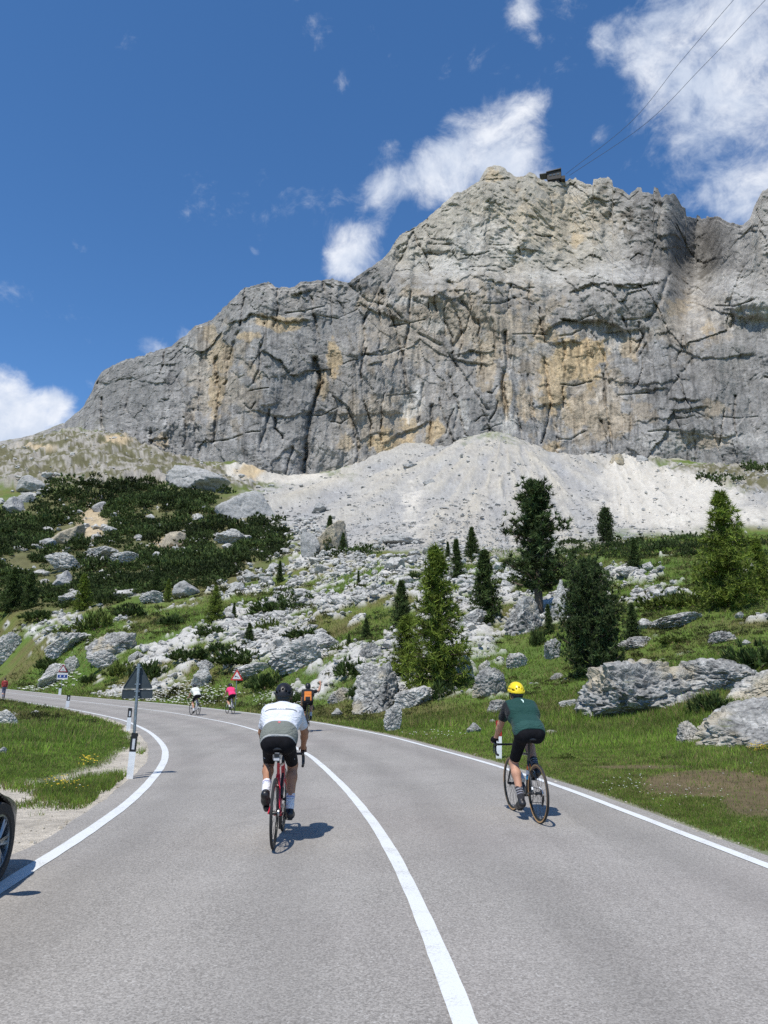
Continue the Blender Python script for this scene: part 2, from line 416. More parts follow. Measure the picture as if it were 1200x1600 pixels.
def paint(name, P, w, label=None, seed=0):
    P = fine(P); n = fbm2(P[:, 0]*2.2, P[:, 1]*2.2, 5, seed, .8)*.012; n2 = fbm2(P[:, 0]*2.2+40, P[:, 1]*2.2, 5, seed, .8)*.012
    a = lift(offset(P, w/2+n), .005); c = lift(offset(P, -w/2+n2), .005); k = len(a)
    o = mk_obj(name, mk_mesh(name, np.vstack([a, c]), [(i, k+i, k+i+1, i+1) for i in range(k-1)], False), m_paint, road)
    return o
paint('edge_line', RL, .15, seed=2); paint('centre_line', RC, .125, seed=8); paint('edge_line', RR, .125, seed=4)

# ------------------------------------------------------------------ terrain: one sheet, heights from surveyed points (pixel u, v, range)
CT = [
 (600,1140,27),(650,1085,37),(600,1030,50),(600,950,76),(600,900,110),(600,862,155),(600,842,190),(600,760,330),(620,708,440),
 (450,1112,42),(450,1065,54),(450,1000,78),(450,950,105),(450,900,145),(450,850,195),(450,800,270),(430,762,360),(430,748,420),
 (300,1098,56),(300,1060,70),(300,1000,92),(300,940,128),(300,900,165),(300,850,220),(300,800,285),(300,755,360),(300,738,410),
 (150,1085,75),(150,1045,88),(150,1000,108),(150,950,140),(150,900,185),(150,850,235),(150,800,295),(150,745,370),(150,715,440),(110,668,520),
 (0,1070,104),(0,1040,117),(0,1000,135),(0,950,165),(0,900,205),(0,850,250),(0,800,305),(0,750,370),(0,722,440),(0,697,520),
 (-250,1060,125),(-250,1000,160),(-250,900,220),(-250,800,320),(-250,740,520),
 (850,1160,21),(850,1120,29),(850,1060,38),(850,985,52),(850,930,70),(850,882,100),(850,852,150),(850,790,260),(780,676,470),(700,690,455),(870,708,480),
 (1000,1190,15.2),(1000,1140,22),(1000,1110,27),(1000,1040,36),(1000,985,44),(1000,930,58),(1000,882,82),(1000,850,130),(930,800,245),(1000,735,430),(980,716,485),
 (1150,1205,13.8),(1150,1160,19),(1150,1100,25.5),(1150,1030,33),(1150,960,44),(1150,905,62),(1150,855,100),(1150,805,210),(1150,748,400),(1150,726,485),
 (540,735,430),(700,760,330),(800,760,340),(900,760,335),(1060,790,255),(1090,750,400),(1050,840,170),
 (1450,1205,13.8),(1450,1100,24),(1450,1000,36),(1450,900,60),(1450,800,200),(1450,730,480)]
ct_s = []; ct_e = []
for (u, v, r) in CT:
    a, e = pix_el(u, v); ct_s.append((3*float(a), math.log(r))); ct_e.append(float(e))
for u in (620, 800, 1000, 1200):
    for v in (1300, 1420, 1580):
        a, e = pix_el(u, v); ct_s.append((3*float(a), math.log(1.6/-float(e)))); ct_e.append(float(e))
ct_s = np.array(ct_s); ct_e = np.array(ct_e); N_ = len(ct_s)
def _k(d2): return .5*d2*np.log(d2+1e-9)
D2 = ((ct_s[:, None]-ct_s[None])**2).sum(-1); K = _k(D2)+np.eye(N_)*.01
Pm = np.column_stack([np.ones(N_), ct_s]); Asys = np.block([[K, Pm], [Pm.T, np.zeros((3, 3))]])
sol = np.linalg.solve(Asys, np.concatenate([ct_e, np.zeros(3)]))
def tps(s, t):
    o = sol[N_]+sol[N_+1]*s+sol[N_+2]*t; sh = s.shape; s = s.ravel(); t = t.ravel(); acc = np.zeros(len(s))
    for i in range(N_): acc += sol[i]*_k((s-ct_s[i, 0])**2+(t-ct_s[i, 1])**2)
    return o+acc.reshape(sh)
SIMP = lambda P, k: P[::k]
EL6, ER6 = EL[::3], ER[::3]; RPOLY = np.vstack([EL6, ER6[::-1]])
def road_sd(x, y):                              # signed distance to the asphalt, and True where the near bank is the inner (left) one
    dl, _ = poly_dist(x, y, EL6); dr, _ = poly_dist(x, y, ER6); ins = in_poly(x, y, RPOLY)
    return np.where(ins, -np.minimum(dl, dr), np.minimum(dl, dr)), dl < dr
def az_r(x, y): return np.arctan2(x, y), np.hypot(x, y)
def pixel_of(x, y, z):
    c, s = math.cos(PITCH), math.sin(PITCH); zz = z-CAMZ; d = y*c+zz*s; h = -y*s+zz*c
    d = np.where(d > .05, d, .05); return 600+F*x/d, 800-F*h/d
def terr(x, y, bumps=True, full=False):
    x = np.asarray(x, float); y = np.asarray(y, float); a, r = az_r(x, y)
    e = tps(3*np.clip(a, -.75, .75), np.log(np.clip(r, 7, 520)))
    z = CAMZ+np.clip(r, 7, 520)*e
    fw = sstep(1.7, .9, np.abs(a)); z = z*fw
    near = r < 190; sd = np.full(x.shape, 99.0); inner = np.zeros(x.shape, bool)
    if near.any(): sd[near], inner[near] = road_sd(x[near], y[near])
    zr = zroad(x, y)
    if bumps:
        z = z+fbm2(x/9, y/9, 3, 11)*np.clip((r-18)/60, 0, 1)*.9+fbm2(x/40, y/40, 3, 15)*np.clip((r-60)/200, 0, 1)*5
        z = z+fbm2(x/1.7, y/1.7, 3, 12)*.10*np.clip(sd/6, 0, 1)
    w = sstep(.3, 9.0, sd)
    zo = zr*(1-w)+z*w
    zi = zr+.10*sstep(.5, 3, sd)+fbm2(x/3.5, y/3.5, 4, 21)*.16*sstep(.4, 2.5, sd)+.25*sstep(4, 14, sd)*sstep(20, 8, r)
    zz = np.where(inner, np.minimum(zi, zi), zo)
    zz = np.where(sd < .3, zr+.012*np.clip(sd/.3, -1, 1)-.09*sstep(.0, -.35, sd)-.004, zz)
    if full: return zz, sd, inner, r, a
    return zz
def hit(u, v, rmin=4.0, rmax=520.0):
    a, e = pix_el(u, v); a = float(a); e = float(e)
    for k in range(2):
        rr = np.geomspace(rmin, rmax, 500); zz = terr(rr*math.sin(a), rr*math.cos(a)); d = zz-(CAMZ+rr*e)
        k_ = np.where(d > 0)[0]
        if len(k_) == 0: return None
        i = max(1, int(k_[0])); rmin, rmax = rr[i-1], rr[i]
    r = rr[i]; return Vector((r*math.sin(a), r*math.cos(a), float(zz[i])))

azd = np.radians(np.arange(-36, 36.001, .095)); azs = np.radians(np.concatenate([np.arange(-180, -36, 2.0), []])); aze = np.radians(np.arange(36.5, 180, 2.0))
AZ = np.concatenate([azs, azd, aze, [math.radians(180)]])
RAD = np.concatenate([np.geomspace(1.2, 9, 70, endpoint=False), np.geomspace(9, 530, 390), [700, 1100, 2500]])
A2, R2 = np.meshgrid(AZ, RAD); X2 = R2*np.sin(A2); Y2 = R2*np.cos(A2)
Z2, SD, INN, _, _ = terr(X2, Y2, full=True)
U2, V2 = pixel_of(X2, Y2, Z2)
# ---- what grows where (masks by place) ----
nz1 = fbm2(X2/6, Y2/6, 5, 31, .6); nz2 = fbm2(X2/2.2, Y2/2.2, 4, 33, .6); nz3 = fbm2(X2/25, Y2/25, 4, 35, .55); nz4 = fbm2(X2/.8, Y2/.8, 3, 37, .6)
LR = np.log(np.clip(R2, 1, 600))
def blob(u, v, ru, rv, warp=.35):
    return np.clip(1.25-np.hypot((U2-u)/ru, (V2-v)/rv)+warp*(nz1*.6+nz2*.5), 0, 1)
def smax(*a): return np.maximum.reduce(a)
scree = smax(blob(770, 770, 330, 110), blob(560, 790, 190, 60), blob(640, 730, 120, 50), blob(640, 840, 180, 26), blob(850, 740, 120, 80), blob(1040, 790, 150, 55), blob(1180, 800, 110, 28), blob(480, 790, 90, 50))
scree = sstep(.15, .55, scree)*(V2 < 880)
sand = sstep(.2, .6, smax(blob(1050, 785, 125, 55, .2), blob(985, 745, 55, 35, .2), blob(1190, 805, 90, 18, .2), blob(440, 745, 80, 14, .2), blob(375, 740, 28, 18, .2), .55*blob(645, 790, 26, 60, .9)))*(V2 < 860)
fieldm = sstep(.12, .75, smax(blob(560, 910, 230, 75), blob(700, 900, 160, 60), blob(420, 990, 130, 60)*.7, blob(90, 985, 150, 45)*.55, blob(1000, 915, 110, 40)*.75, blob(470, 840, 80, 40), blob(880, 960, 60, 60)*.6)+.0)
hillp = sstep(.0, .5, fbm2(X2/14+5, Y2/14, 4, 39, .55)+.12)*((V2 > 930) & (V2 < 1095))
rockfrac = np.clip(fieldm*.50+.05+.62*hillp*sstep(700, 600, U2)*sstep(40, 170, U2)+.56*hillp*(U2 > 600), 0, 1)
rock = sstep(-.05, .22, nz2*.6+nz4*.35+nz1*.5-.62+rockfrac*1.15)*(R2 > 24)
rock = rock*sstep(.4, 2.0, SD)
upper = sstep(.15, .6, smax(blob(100, 715, 300, 52), blob(330, 745, 140, 24), blob(1120, 745, 130, 20), blob(1200, 760, 60, 30), blob(960, 722, 90, 12)))*(V2 < 800)
orange = sstep(.3, .7, smax(blob(145, 815, 26, 38, .6), blob(262, 852, 34, 14, .6), blob(60, 702, 34, 6, .9)*.7, blob(390, 742, 30, 14, .4), blob(182, 692, 26, 10, .7)))
grass_l = np.stack([.115+.035*nz1+.025*nz3, .165+.045*nz1+.025*nz2, .032+.010*nz1], -1)
brown = sstep(-.12, .30, nz1*.8+nz3*.6+.02); grass_l = grass_l*(1-.6*brown[..., None])+np.array([.150, .115, .052])*(.6*brown[..., None])
mid = sstep(.0, .5, nz1*.7+nz3*.5+nz2*.3+.1)*sstep(1135, 1090, V2)*sstep(930, 1000, V2)*(R2 > 25); grass_l = grass_l*(1-.5*mid[..., None])+np.array([.135, .105, .050])*.5*mid[..., None]
scz = sstep(.1, .5, smax(blob(200, 840, 280, 95), blob(60, 900, 160, 60)))*(V2 < 960)*(U2 < 480); olv = np.array([.125, .118, .058])*(1+.35*nz2[..., None]+.3*nz1[..., None]); grass_l = grass_l*(1-.85*scz[..., None])+olv*.85*scz[..., None]
lush = sstep(.5, .9, smax(blob(120, 1170, 130, 50, .3), blob(900, 1185, 260, 18, .3), blob(1120, 1178, 140, 16, .3)))[..., None]
grass_l = grass_l*(1-lush)+np.array([.125, .215, .034])*(1+.2*nz2[..., None])*lush
bare = sstep(.22, .6, smax(blob(1110, 1230, 120, 26, .5), blob(1195, 1262, 80, 24, .5), blob(1000, 1203, 100, 5, .4)))[..., None]*(V2 > 1190)[..., None]
C = grass_l*(1-bare*.8)+np.array([.15, .105, .065])*(1+.3*nz4[..., None])*bare*.8
rockc = np.stack([.47+.13*nz2, .455+.13*nz2, .42+.12*nz2], -1)
C = C*(1-rock[..., None])+rockc*rock[..., None]
upk = sstep(-.12, .22, nz1*.9+nz2*.7+nz4*.3+.02)[..., None]; upc = (np.array([.29, .270, .235])*upk+np.array([.125, .118, .062])*(1-upk))*(1+.3*nz4[..., None]+.2*nz2[..., None])
C = C*(1-upper[..., None])+upc*upper[..., None]
an1 = np.arctan2(U2-790, np.abs(V2-655)+1); an2 = np.arctan2(U2-955, np.abs(V2-700)+1); rn = fbm2(an1*14, np.log(np.hypot(U2-790, V2-655)+5)*3, 4, 141, .6); rn2 = fbm2(an2*12, np.log(np.hypot(U2-955, V2-700)+5)*3, 4, 143, .6)
sc_c = np.stack([.335+.05*nz1, .328+.05*nz1, .312+.045*nz1], -1)*(1+.22*nz4[..., None]+.10*nz2[..., None]+.16*rn[..., None])*(1.06+np.array([.04, .01, -.05])*(1+2*rn[..., None]))
C = C*(1-scree[..., None])+sc_c*scree[..., None]
C = C*(1-sand[..., None])+np.array([.50, .47, .41])*(1+.12*nz2[..., None]+.08*nz4[..., None]+.22*rn2[..., None])*sand[..., None]
C = C*(1-orange[..., None])+np.array([.42, .335, .215])*(1+.3*nz2[..., None]+.2*nz4[..., None])*orange[..., None]
# gravel shoulder on the inner bank, ragged; a little grit along the outer edge
gw_ = 1.75*sstep(16.5, 10, R2)+.45+.75*sstep(26, 14, R2)+.40*nz1+.40*nz2
grav = (INN & (SD < 60))*sstep(.25, -.15, SD-gw_)
tuft = sstep(.25, .5, nz2+.4*nz1)*sstep(.2, .8, SD)*sstep(9, 13, R2)
grav = grav*(1-.8*tuft)
grit = (~INN)*sstep(.22, .02, SD+.10*nz2)*sstep(40, 25, R2)
C = C*(1-grav[..., None])+np.array([.52, .47, .39])*(1+.22*nz4[..., None]+.1*nz2[..., None])*grav[..., None]
C = C*(1-.6*grit[..., None])+np.array([.32, .29, .24])*.6*grit[..., None]
GRASSY = (SD > .06)*(1-rock)*(1-scree)*(1-sand)*(1-grav)*(1-upper)*(1-orange)
Z2 = Z2+rock*(.25+.35*np.clip(nz2+nz4*.6, -.3, 1))*np.clip((R2-20)/40, 0, 1)*(.35+.85*sstep(150, 330, U2))+scree*(nz2*.35+1.6*rn*sstep(100, 250, R2))+sand*1.2*rn2*sstep(100, 250, R2)
Z2 = Z2+upper*(5.5*fbm2(A2*R2/9, R2/26, 4, 41, .6, True)*.6+2.2*np.abs(fbm2(X2/4.5, Y2/4.5, 3, 43, .6)))
Z2 = np.where(SD > .35, Z2+.05*(1-grav)*sstep(.3, .9, SD), Z2)
nr, nc = Z2.shape; I = np.arange(nr*nc).reshape(nr, nc)
Fq = np.stack([I[:-1, :-1], I[:-1, 1:], I[1:, 1:], I[1:, :-1]], -1).reshape(-1, 4)[:, ::-1]
VV = np.stack([X2, Y2, Z2], -1).reshape(-1, 3)
# centre cap under the camera
cidx = len(VV); VV = np.vstack([VV, [[0, 0, -.1]]])
C = np.vstack([np.clip(C, 0.01, .8).reshape(-1, 3), [[.1, .1, .1]]])
me = mk_mesh('ground', VV, Fq)
set_col(me, C)
def gb(t, b, col, tc):
    geo = t.add('ShaderNodeNewGeometry').outputs['Position']
    n1 = t.noise(geo, 1.1, 6, .65); n2 = t.noise(geo, 7.0, 5, .65); n3 = t.noise(geo, 45.0, 3, .6)
    f = t.math('ADD', t.math('ADD', t.math('MULTIPLY', n1, .55), t.math('MULTIPLY', n2, .7)), t.math('MULTIPLY', n3, .55))
    k = t.ramp(f, .55, 1.25, .45, 1.55, smooth=False)
    t.link(t.vmath('SCALE', col, scale=k), b.inputs['Base Color'])
    bump(t, b, f, .55, .25)
m_ground = attr_mat('ground', .95, gb)
ground = mk_obj('ground', me, m_ground); tag(ground, 'alpine slope of grass, boulders and scree rising from the road', 'ground', kind='structure')
# ------------------------------------------------------------------ the mountain
SKY = [(-300,640),(-200,690),(-100,700),(0,690),(50,680),(105,658),(120,645),(132,632),(144,612),(148,598),(158,582),(170,574),(200,561),(235,552),(268,541),(285,528),(300,513),(330,500),(345,486),(362,468),(380,452),(398,446),(420,440),(432,447),(452,449),(470,441),(490,439),(520,437),(545,440),(560,431),(580,418),(600,402),(612,388),(625,368),(645,357),(662,347),(680,328),(692,318),(712,303),(735,293),(748,284),(756,270),(764,260),(772,256),(782,261),(795,268),(804,274),(818,276),(828,268),(836,271),(846,279),(858,284),(880,283),(892,279),(905,280),(915,284),(926,286),(938,280),(952,280),(960,288),(974,292),(984,301),(996,291),(1010,293),(1028,298),(1034,314),(1044,308),(1056,307),(1064,324),(1074,331),(1086,332),(1096,340),(1110,344),(1126,346),(1136,353),(1160,351),(1172,343),(1178,325),(1186,308),(1192,297),(1202,290),(1230,270),(1300,250),(1380,262),(1500,300)]
FOOT = [(-300,735),(0,730),(100,700),(140,672),(185,690),(215,702),(240,716),(290,738),(350,744),(400,752),(470,746),(540,734),(600,708),(650,692),(700,684),(760,675),(800,675),(830,688),(870,708),(950,718),(1000,722),(1100,728),(1200,730),(1500,735)]
sky_u = np.array(SKY, float); foot_u = np.array(FOOT, float)
NU, NT_ = 1010, 430
uu = np.linspace(-170, 1370, NU)
vs = np.interp(uu, sky_u[:, 0], sky_u[:, 1]); vf = np.interp(uu, foot_u[:, 0], foot_u[:, 1])
jag = fbm2(uu/14, uu*0+3.3, 4, 51, .6)*3.6+fbm2(uu/5, uu*0+1.3, 3, 55, .6)*1.8
blk = (_h(np.floor(uu/17+.6*fbm2(uu/30, uu*0, 2, 57)).astype(np.int64), uu.astype(np.int64)*0, 0, 58)-.5)*17*sstep(880, 930, uu)*sstep(1165, 1130, uu)
vs = vs+jag*np.where(uu < 100, .25, 1)+blk
vf = vf+22
tt = np.linspace(0, 1, NT_)
Um, Tm = np.meshgrid(uu, tt); Vm = vf[None]*(1-Tm)+vs[None]*Tm
# base range: the foot about 500 m away, walls steep, the terrace set back, the upper face behind
ledge_v = np.interp(uu, [-200, 395, 545, 620, 700, 800, 900, 1000, 1100, 1200, 1400], [300, 400, 432, 452, 470, 462, 455, 462, 470, 480, 490])
ledge_v = ledge_v+fbm2(uu/70, uu*0+2.2, 4, 59, .6)*26
foot_r = np.interp(uu, [-200, 0, 110, 180, 240, 400, 540, 700, 800, 900, 1200, 1400], [600, 560, 530, 505, 470, 440, 446, 462, 476, 492, 492, 492])
below = np.clip((vf[None]-Vm)/np.maximum(vf-ledge_v, 40)[None], 0, 1)
above = np.clip((ledge_v[None]-Vm)/np.maximum(ledge_v-260, 40)[None], 0, 1.2)
Rm = foot_r[None]+60*below
Rm = Rm+(30+18*fbm2(uu/60, uu*0+7, 3, 60))[None]*sstep(0, .26, above)+70*np.clip(above-.1, 0, 1.2)
Rm = Rm+np.interp(uu, [-170, 100, 250, 400], [90, 70, 25, 0])[None]*Tm          # the left shoulder lies back
# gully and right tower
gul = np.exp(-((Um-(1085+(Vm-440)*-.10))/34)**2)*sstep(540, 440, Vm); Rm = Rm+gul*80
Rm = Rm+sstep(1060, 1020, Um)*0-sstep(1110, 1190, Um)*sstep(520, 430, Vm)*35
# recess left of the main pillar, pillars pushed out
for (u0, v0, ru, rv, am) in [(905,600,70,110,7),(960,470,120,40,-14),(820,330,60,60,-12),(700,520,60,70,8),(560,590,60,90,-9),(430,600,50,110,-6),(1060,610,90,90,-10),(700,400,70,60,-8),(640,650,30,50,10),(330,600,40,110,7),(250,640,50,60,-8),(990,360,60,60,-12),(880,360,50,80,9),(1010,300,25,30,-6),(950,300,30,40,-6),(770,290,30,40,-8)]:
    Rm = Rm+am*np.exp(-((Um-u0)/ru)**2-((Vm-v0)/rv)**2)
a_m, e_m = pix_el(Um, Vm)
Xl = a_m*520; Zl = CAMZ+Rm*e_m                                    # lateral metres, height
Pb = np.stack([Rm*np.sin(a_m), Rm*np.cos(a_m), CAMZ+Rm*e_m], -1); nb_ = np.cross(np.gradient(Pb, axis=1), np.gradient(Pb, axis=0)); nb_ /= np.linalg.norm(nb_, axis=-1)[..., None]+1e-9
vd = Pb-[0, 0, CAMZ]; vd = vd/np.linalg.norm(vd, axis=-1)[..., None]; graz = np.clip(np.abs((nb_*vd).sum(-1)), .45, 1)
wx = fbm2(Xl/40, Zl/40, 3, 61)*8; wz = fbm2(Xl/40+9, Zl/40, 3, 63)*8
dip = .16; Zd = Zl+wz+dip*Xl
disp = 14*fbm2((Xl+wx)/60, Zl/170, 3, 65, .5)
wall = sstep(455, 510, Vm)*sstep(240, 300, Um); rg = 1-.55*wall
disp += 8.5*fbm2((Xl+wx)/34, Zd/80, 2, 66, .5, True)+3.6*fbm2((Xl+wx*.8)/13, Zd/38, 2, 67, .5, True)*(1-.3*wall)
disp += (2.4*fbm2((Xl+wx*.5)/6, Zd/12, 2, 68, .6, True)+2.2*fbm2(Xl/3.2, Zd/4.2, 3, 69, .65))*rg
for (cw, chh, amp, tl_, sd_n, wk_) in ((26, 64, 5.0, 1.0, 71, 1.0), (10, 26, 2.8, .6, 73, .8), (4.2, 7.0, 1.7, .4, 75, .5), (2.2, 2.6, .7, .2, 76, .3)):
    f1, f2, r1, ox, oy = cell2((Xl+wx*wk_+1.6*fbm2(Xl/6, Zl/6, 2, sd_n+30))/cw+.15*Zl/60, (Zd+wz*wk_*.3+2*fbm2(Xl/7, Zl/7, 2, sd_n+40))/chh, sd_n); disp += ((r1-.5)*amp+oy*tl_)*(1 if cw > 20 else rg)
    if cw in (10, 26): disp -= (.8 if cw == 10 else .3)*np.exp(-((f2-f1)/(.045 if cw == 10 else .025))**2)*sstep(.0, .35, fbm2(Xl/28, Zl/28, 3, sd_n+50))
strat = (Zl+wz*.7+dip*Xl+fbm2(Xl/9, Zl/9, 4, 79)*6)/9.0; saw = strat-np.floor(strat)
stm = sstep(.05, .5, fbm2(Xl/35, Zl/35, 3, 81))
disp += (saw*1.9-1.0)*stm*.8
ver = fbm2((Xl+wx*.5)/2.4, Zl/48, 3, 85, .6, True); disp += ver*1.9*sstep(430, 500, Vm)*(.45+.55*sstep(-.1, .3, fbm2(Xl/50, Zl/50, 2, 86)))
diag = fbm2((Xl+.8*Zl+wx)/9, (Zl-.6*Xl)/40, 3, 87, .6, True); disp += diag*3.0*sstep(480, 430, Vm)
disp = disp*graz**.7
# cracks that show (pixel polylines: points, half-width px, depth m)
CR = [([(492,560),(500,600),(487,640),(478,690),(474,738)],3.2,16),([(788,520),(792,560),(786,600),(792,655)],3.4,16),([(596,455),(612,500),(628,560),(640,630)],2.6,10),
      ([(850,560),(858,620),(866,660),(872,700)],2.8,10),([(942,585),(948,640),(955,700)],2.0,8),([(338,560),(340,620),(333,690)],3.0,9),([(238,675),(240,712)],6,14),
      ([(372,520),(360,560),(352,600)],3.0,8),([(540,440),(575,470),(610,480),(650,520),(690,540),(720,580),(760,640)],2.2,7),([(880,530),(884,580)],2.4,8),([(925,520),(945,560),(950,600)],2.2,7),
      ([(1045,430),(1020,490),(1010,500)],3.4,12),([(700,440),(720,470),(745,505)],3.0,9),([(720,520),(705,545),(715,580)],2.5,8),([(975,350),(985,390),(1010,430)],2.8,8),([(1032,320),(1028,370),(1035,400)],3,9),
      ([(1140,470),(1146,500),(1142,510)],4,12),([(885,300),(880,330)],3,8),([(960,300),(955,340)],2.5,7),([(810,285),(806,305)],3,10),([(300,640),(310,700)],2.2,6),([(420,640),(408,700)],2,6),
      ([(545,640),(560,700)],2,6),([(1090,340),(1085,400)],3,8),([(660,600),(655,660)],2.4,7),([(715,620),(712,670)],2,6),([(990,600),(985,690)],1.8,5),([(1080,560),(1040,620)],2,5)]
gq = np.random.default_rng(77)
for _ in range(95):                               # many thin joints, near vertical, more of them on the lower wall
    u0 = gq.uniform(150, 1230); v0 = gq.uniform(440, 700) if gq.random() < .75 else gq.uniform(300, 450); L_ = gq.uniform(22, 95); sl_ = gq.normal()*.16+(.12 if v0 > 450 else .35)*np.sign(gq.normal())*gq.random()
    CR.append(([(u0, v0), (u0+sl_*L_*.5+gq.normal()*2.5, v0+L_*.5), (u0+sl_*L_+gq.normal()*3, v0+L_)], gq.uniform(.9, 1.9), gq.uniform(4, 10)))
for _ in range(60):                               # short ledge cracks along the bedding
    u0 = gq.uniform(150, 1200); v0 = gq.uniform(330, 700); L_ = gq.uniform(14, 60); CR.append(([(u0, v0), (u0+L_*.5, v0+gq.normal()*4), (u0+L_, v0-.14*L_+gq.normal()*4)], gq.uniform(.8, 1.5), gq.uniform(3, 7)))
jj = fbm2(Vm/22, Um/22, 4, 91, .6)*5; jb = .6+.4*sstep(-.3, .2, fbm2(Um/9, Vm/14, 3, 92))
for P, w, d in CR:
    P = np.array(P, float); lo = P.min(0)-30; hi = P.max(0)+30; c0, c1 = np.searchsorted(uu, [lo[0], hi[0]])
    if c1-c0 < 2: continue
    q_ = slice(c0, c1); dd, _ = poly_dist(Um[:, q_]+jj[:, q_], Vm[:, q_], P); disp[:, q_] -= .62*d*np.exp(-(dd/w)**2)*jb[:, q_]
# overhanging roofs: rock above the line stands out over the rock below (pixel polylines left to right, metres)
RF = [([(u0_, v0_), (u0_+l_*.5, v0_-3), (u0_+l_, v0_-.1*l_)], d_) for u0_, v0_, l_, d_ in zip(np.random.default_rng(5).uniform(180, 1150, 34), np.random.default_rng(6).uniform(320, 690, 34), np.random.default_rng(7).uniform(18, 60, 34), np.random.default_rng(8).uniform(3, 8, 34))]+[([(850,520),(880,500),(905,505),(940,500),(965,508),(975,520)],9),([(360,505),(400,490),(440,500),(480,500)],6),([(560,470),(590,490),(640,500)],5),([(890,455),(930,440),(980,448),(1040,440)],7),
      ([(700,440),(740,432),(790,440),(830,452)],6),([(1040,540),(1100,560),(1180,552)],4),([(930,590),(1000,600),(1080,592)],3.5),([(470,640),(560,650),(620,640)],3),([(380,640),(440,650),(490,645)],3.5),
      ([(990,660),(1060,650)],3),([(600,690),(640,670),(670,660)],6),([(900,405),(925,398),(950,412)],6),([(1080,470),(1130,490),(1200,500)],6),([(150,600),(200,590),(260,600)],4),([(700,560),(760,570)],4)]
for P, d in RF:
    P = np.array(P, float); k = (Um > P[0, 0]-25) & (Um < P[-1, 0]+25) & (np.abs(Vm-P[:, 1].mean()) < 70)
    lv = np.interp(Um[k], P[:, 0], P[:, 1])+fbm2(Um[k]/14, Vm[k]*0+d, 4, 95, .65)*6; h = lv-Vm[k]
    ew = min(12, (P[-1, 0]-P[0, 0])*.3); ends = sstep(-ew, ew, Um[k]-P[0, 0])*sstep(ew, -ew, Um[k]-P[-1, 0])
    disp[k] += .6*d*ends*sstep(-1.5, 1.0, h)*sstep(55, 4, h)
shoulder = sstep(210, 130, Um)*sstep(640, 690, Vm)
disp = disp*(1-.6*shoulder)
fadeb = sstep(0, .03, Tm); Rf = Rm-disp*(.3+.7*fadeb)*np.where(Tm > .985, .5, 1)
Xm = Rf*np.sin(a_m); Ym = Rf*np.cos(a_m); Zm = CAMZ+Rf*e_m
# ---- rock colours (the stone's own, plus shade painted in at the right gully) ----
P3 = np.stack([Xm, Ym, Zm], -1)
gu = np.gradient(P3, axis=1); gv = np.gradient(P3, axis=0); nrm = np.cross(gu, gv); nrm /= np.linalg.norm(nrm, axis=-1)[..., None]+1e-9
nzc = np.abs(nrm[..., 2])
cn1 = fbm2(Xl/30, Zl/34, 5, 101, .6); cn2 = fbm2(Xl/8, Zl/10, 4, 103, .6); cn3 = fbm2(Xl/2.6, Zl/24, 4, 105, .6); cn4 = fbm2(Xl/90, Zl/90, 3, 107)
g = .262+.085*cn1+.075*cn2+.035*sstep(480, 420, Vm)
Cm = np.stack([g*1.06, g*1.0, g*.915], -1)
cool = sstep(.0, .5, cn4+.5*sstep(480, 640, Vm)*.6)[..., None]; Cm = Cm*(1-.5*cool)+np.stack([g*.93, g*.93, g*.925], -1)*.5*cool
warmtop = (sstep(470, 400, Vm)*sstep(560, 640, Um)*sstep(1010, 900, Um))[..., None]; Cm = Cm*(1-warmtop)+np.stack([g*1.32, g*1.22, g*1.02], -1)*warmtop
cn5 = fbm2(Xl/3.5, Zl/6, 3, 109, .6)
def mb(u, v, ru, rv, wp=.8): return np.clip(1.2-np.hypot((Um-u)/ru, (Vm-v)/rv)+wp*(cn1*.6+cn2*.6+cn5*.45), 0, 1)
ORG = [(905,560,55,50,1),(870,600,28,70,.9),(985,545,22,25,.6),(900,640,40,40,.6),(950,660,40,35,.5),(865,700,22,26,.7),(610,695,45,28,1),(640,660,22,30,.8),(680,670,18,28,.9),(520,560,16,45,.9),(505,600,12,30,.7),(345,560,26,50,.7),(338,610,16,60,.8),(440,505,50,16,.8),(385,525,25,12,.8),(575,470,30,14,.4),
       (760,560,22,50,.5),(790,620,15,40,.6),(900,375,15,18,.7),(1105,515,16,18,.7),(1060,480,30,25,.5),(850,520,30,22,.6),(400,585,20,20,.4),(1120,640,30,18,.4),(540,690,18,18,.6),(255,690,14,22,.6),(770,275,22,16,.6),(700,480,30,20,.4),(640,460,30,14,.4),(330,520,18,16,.6),(820,640,30,40,.5),(1000,640,24,30,.35),(1100,690,60,14,.4)]
om = np.zeros_like(Um)
for (u, v, ru, rv, w) in ORG: om = np.maximum(om, w*sstep(.35, .62, mb(u, v, ru, rv)))
for (u, v, ru, rv, w) in [(760, 500, 130, 60, .35), (640, 520, 90, 70, .28), (850, 340, 110, 60, .32), (900, 600, 90, 90, .35), (1080, 500, 90, 60, .25), (340, 590, 60, 90, .3), (600, 660, 80, 50, .35)]: om = np.maximum(om, w*sstep(.2, .7, mb(u, v, ru, rv, 1.2)))
om = om[..., None]; oc = np.stack([.47+.10*cn2, .355+.08*cn2, .205+.05*cn2], -1); Cm = Cm*(1-.85*om)+oc*.85*om
WHT = [(760,370,70,40,.7),(700,415,70,22,.8),(640,640,22,26,.9),(655,620,16,30,.7),(720,640,22,24,.7),(800,660,30,24,.8),(640,470,40,9,.8),(680,510,22,12,.6),(940,430,70,26,.65),(1130,460,60,60,.5),(1190,480,40,40,.55),(810,395,60,20,.5),(730,660,16,20,.7),(900,295,20,12,.6),(300,560,30,40,.3),(860,430,50,14,.6),(1160,690,50,24,.45),(1040,690,60,22,.4),(960,540,14,14,.5)]
wm = np.zeros_like(Um)
for (u, v, ru, rv, w) in WHT: wm = np.maximum(wm, w*sstep(.3, .7, mb(u, v, ru, rv)))
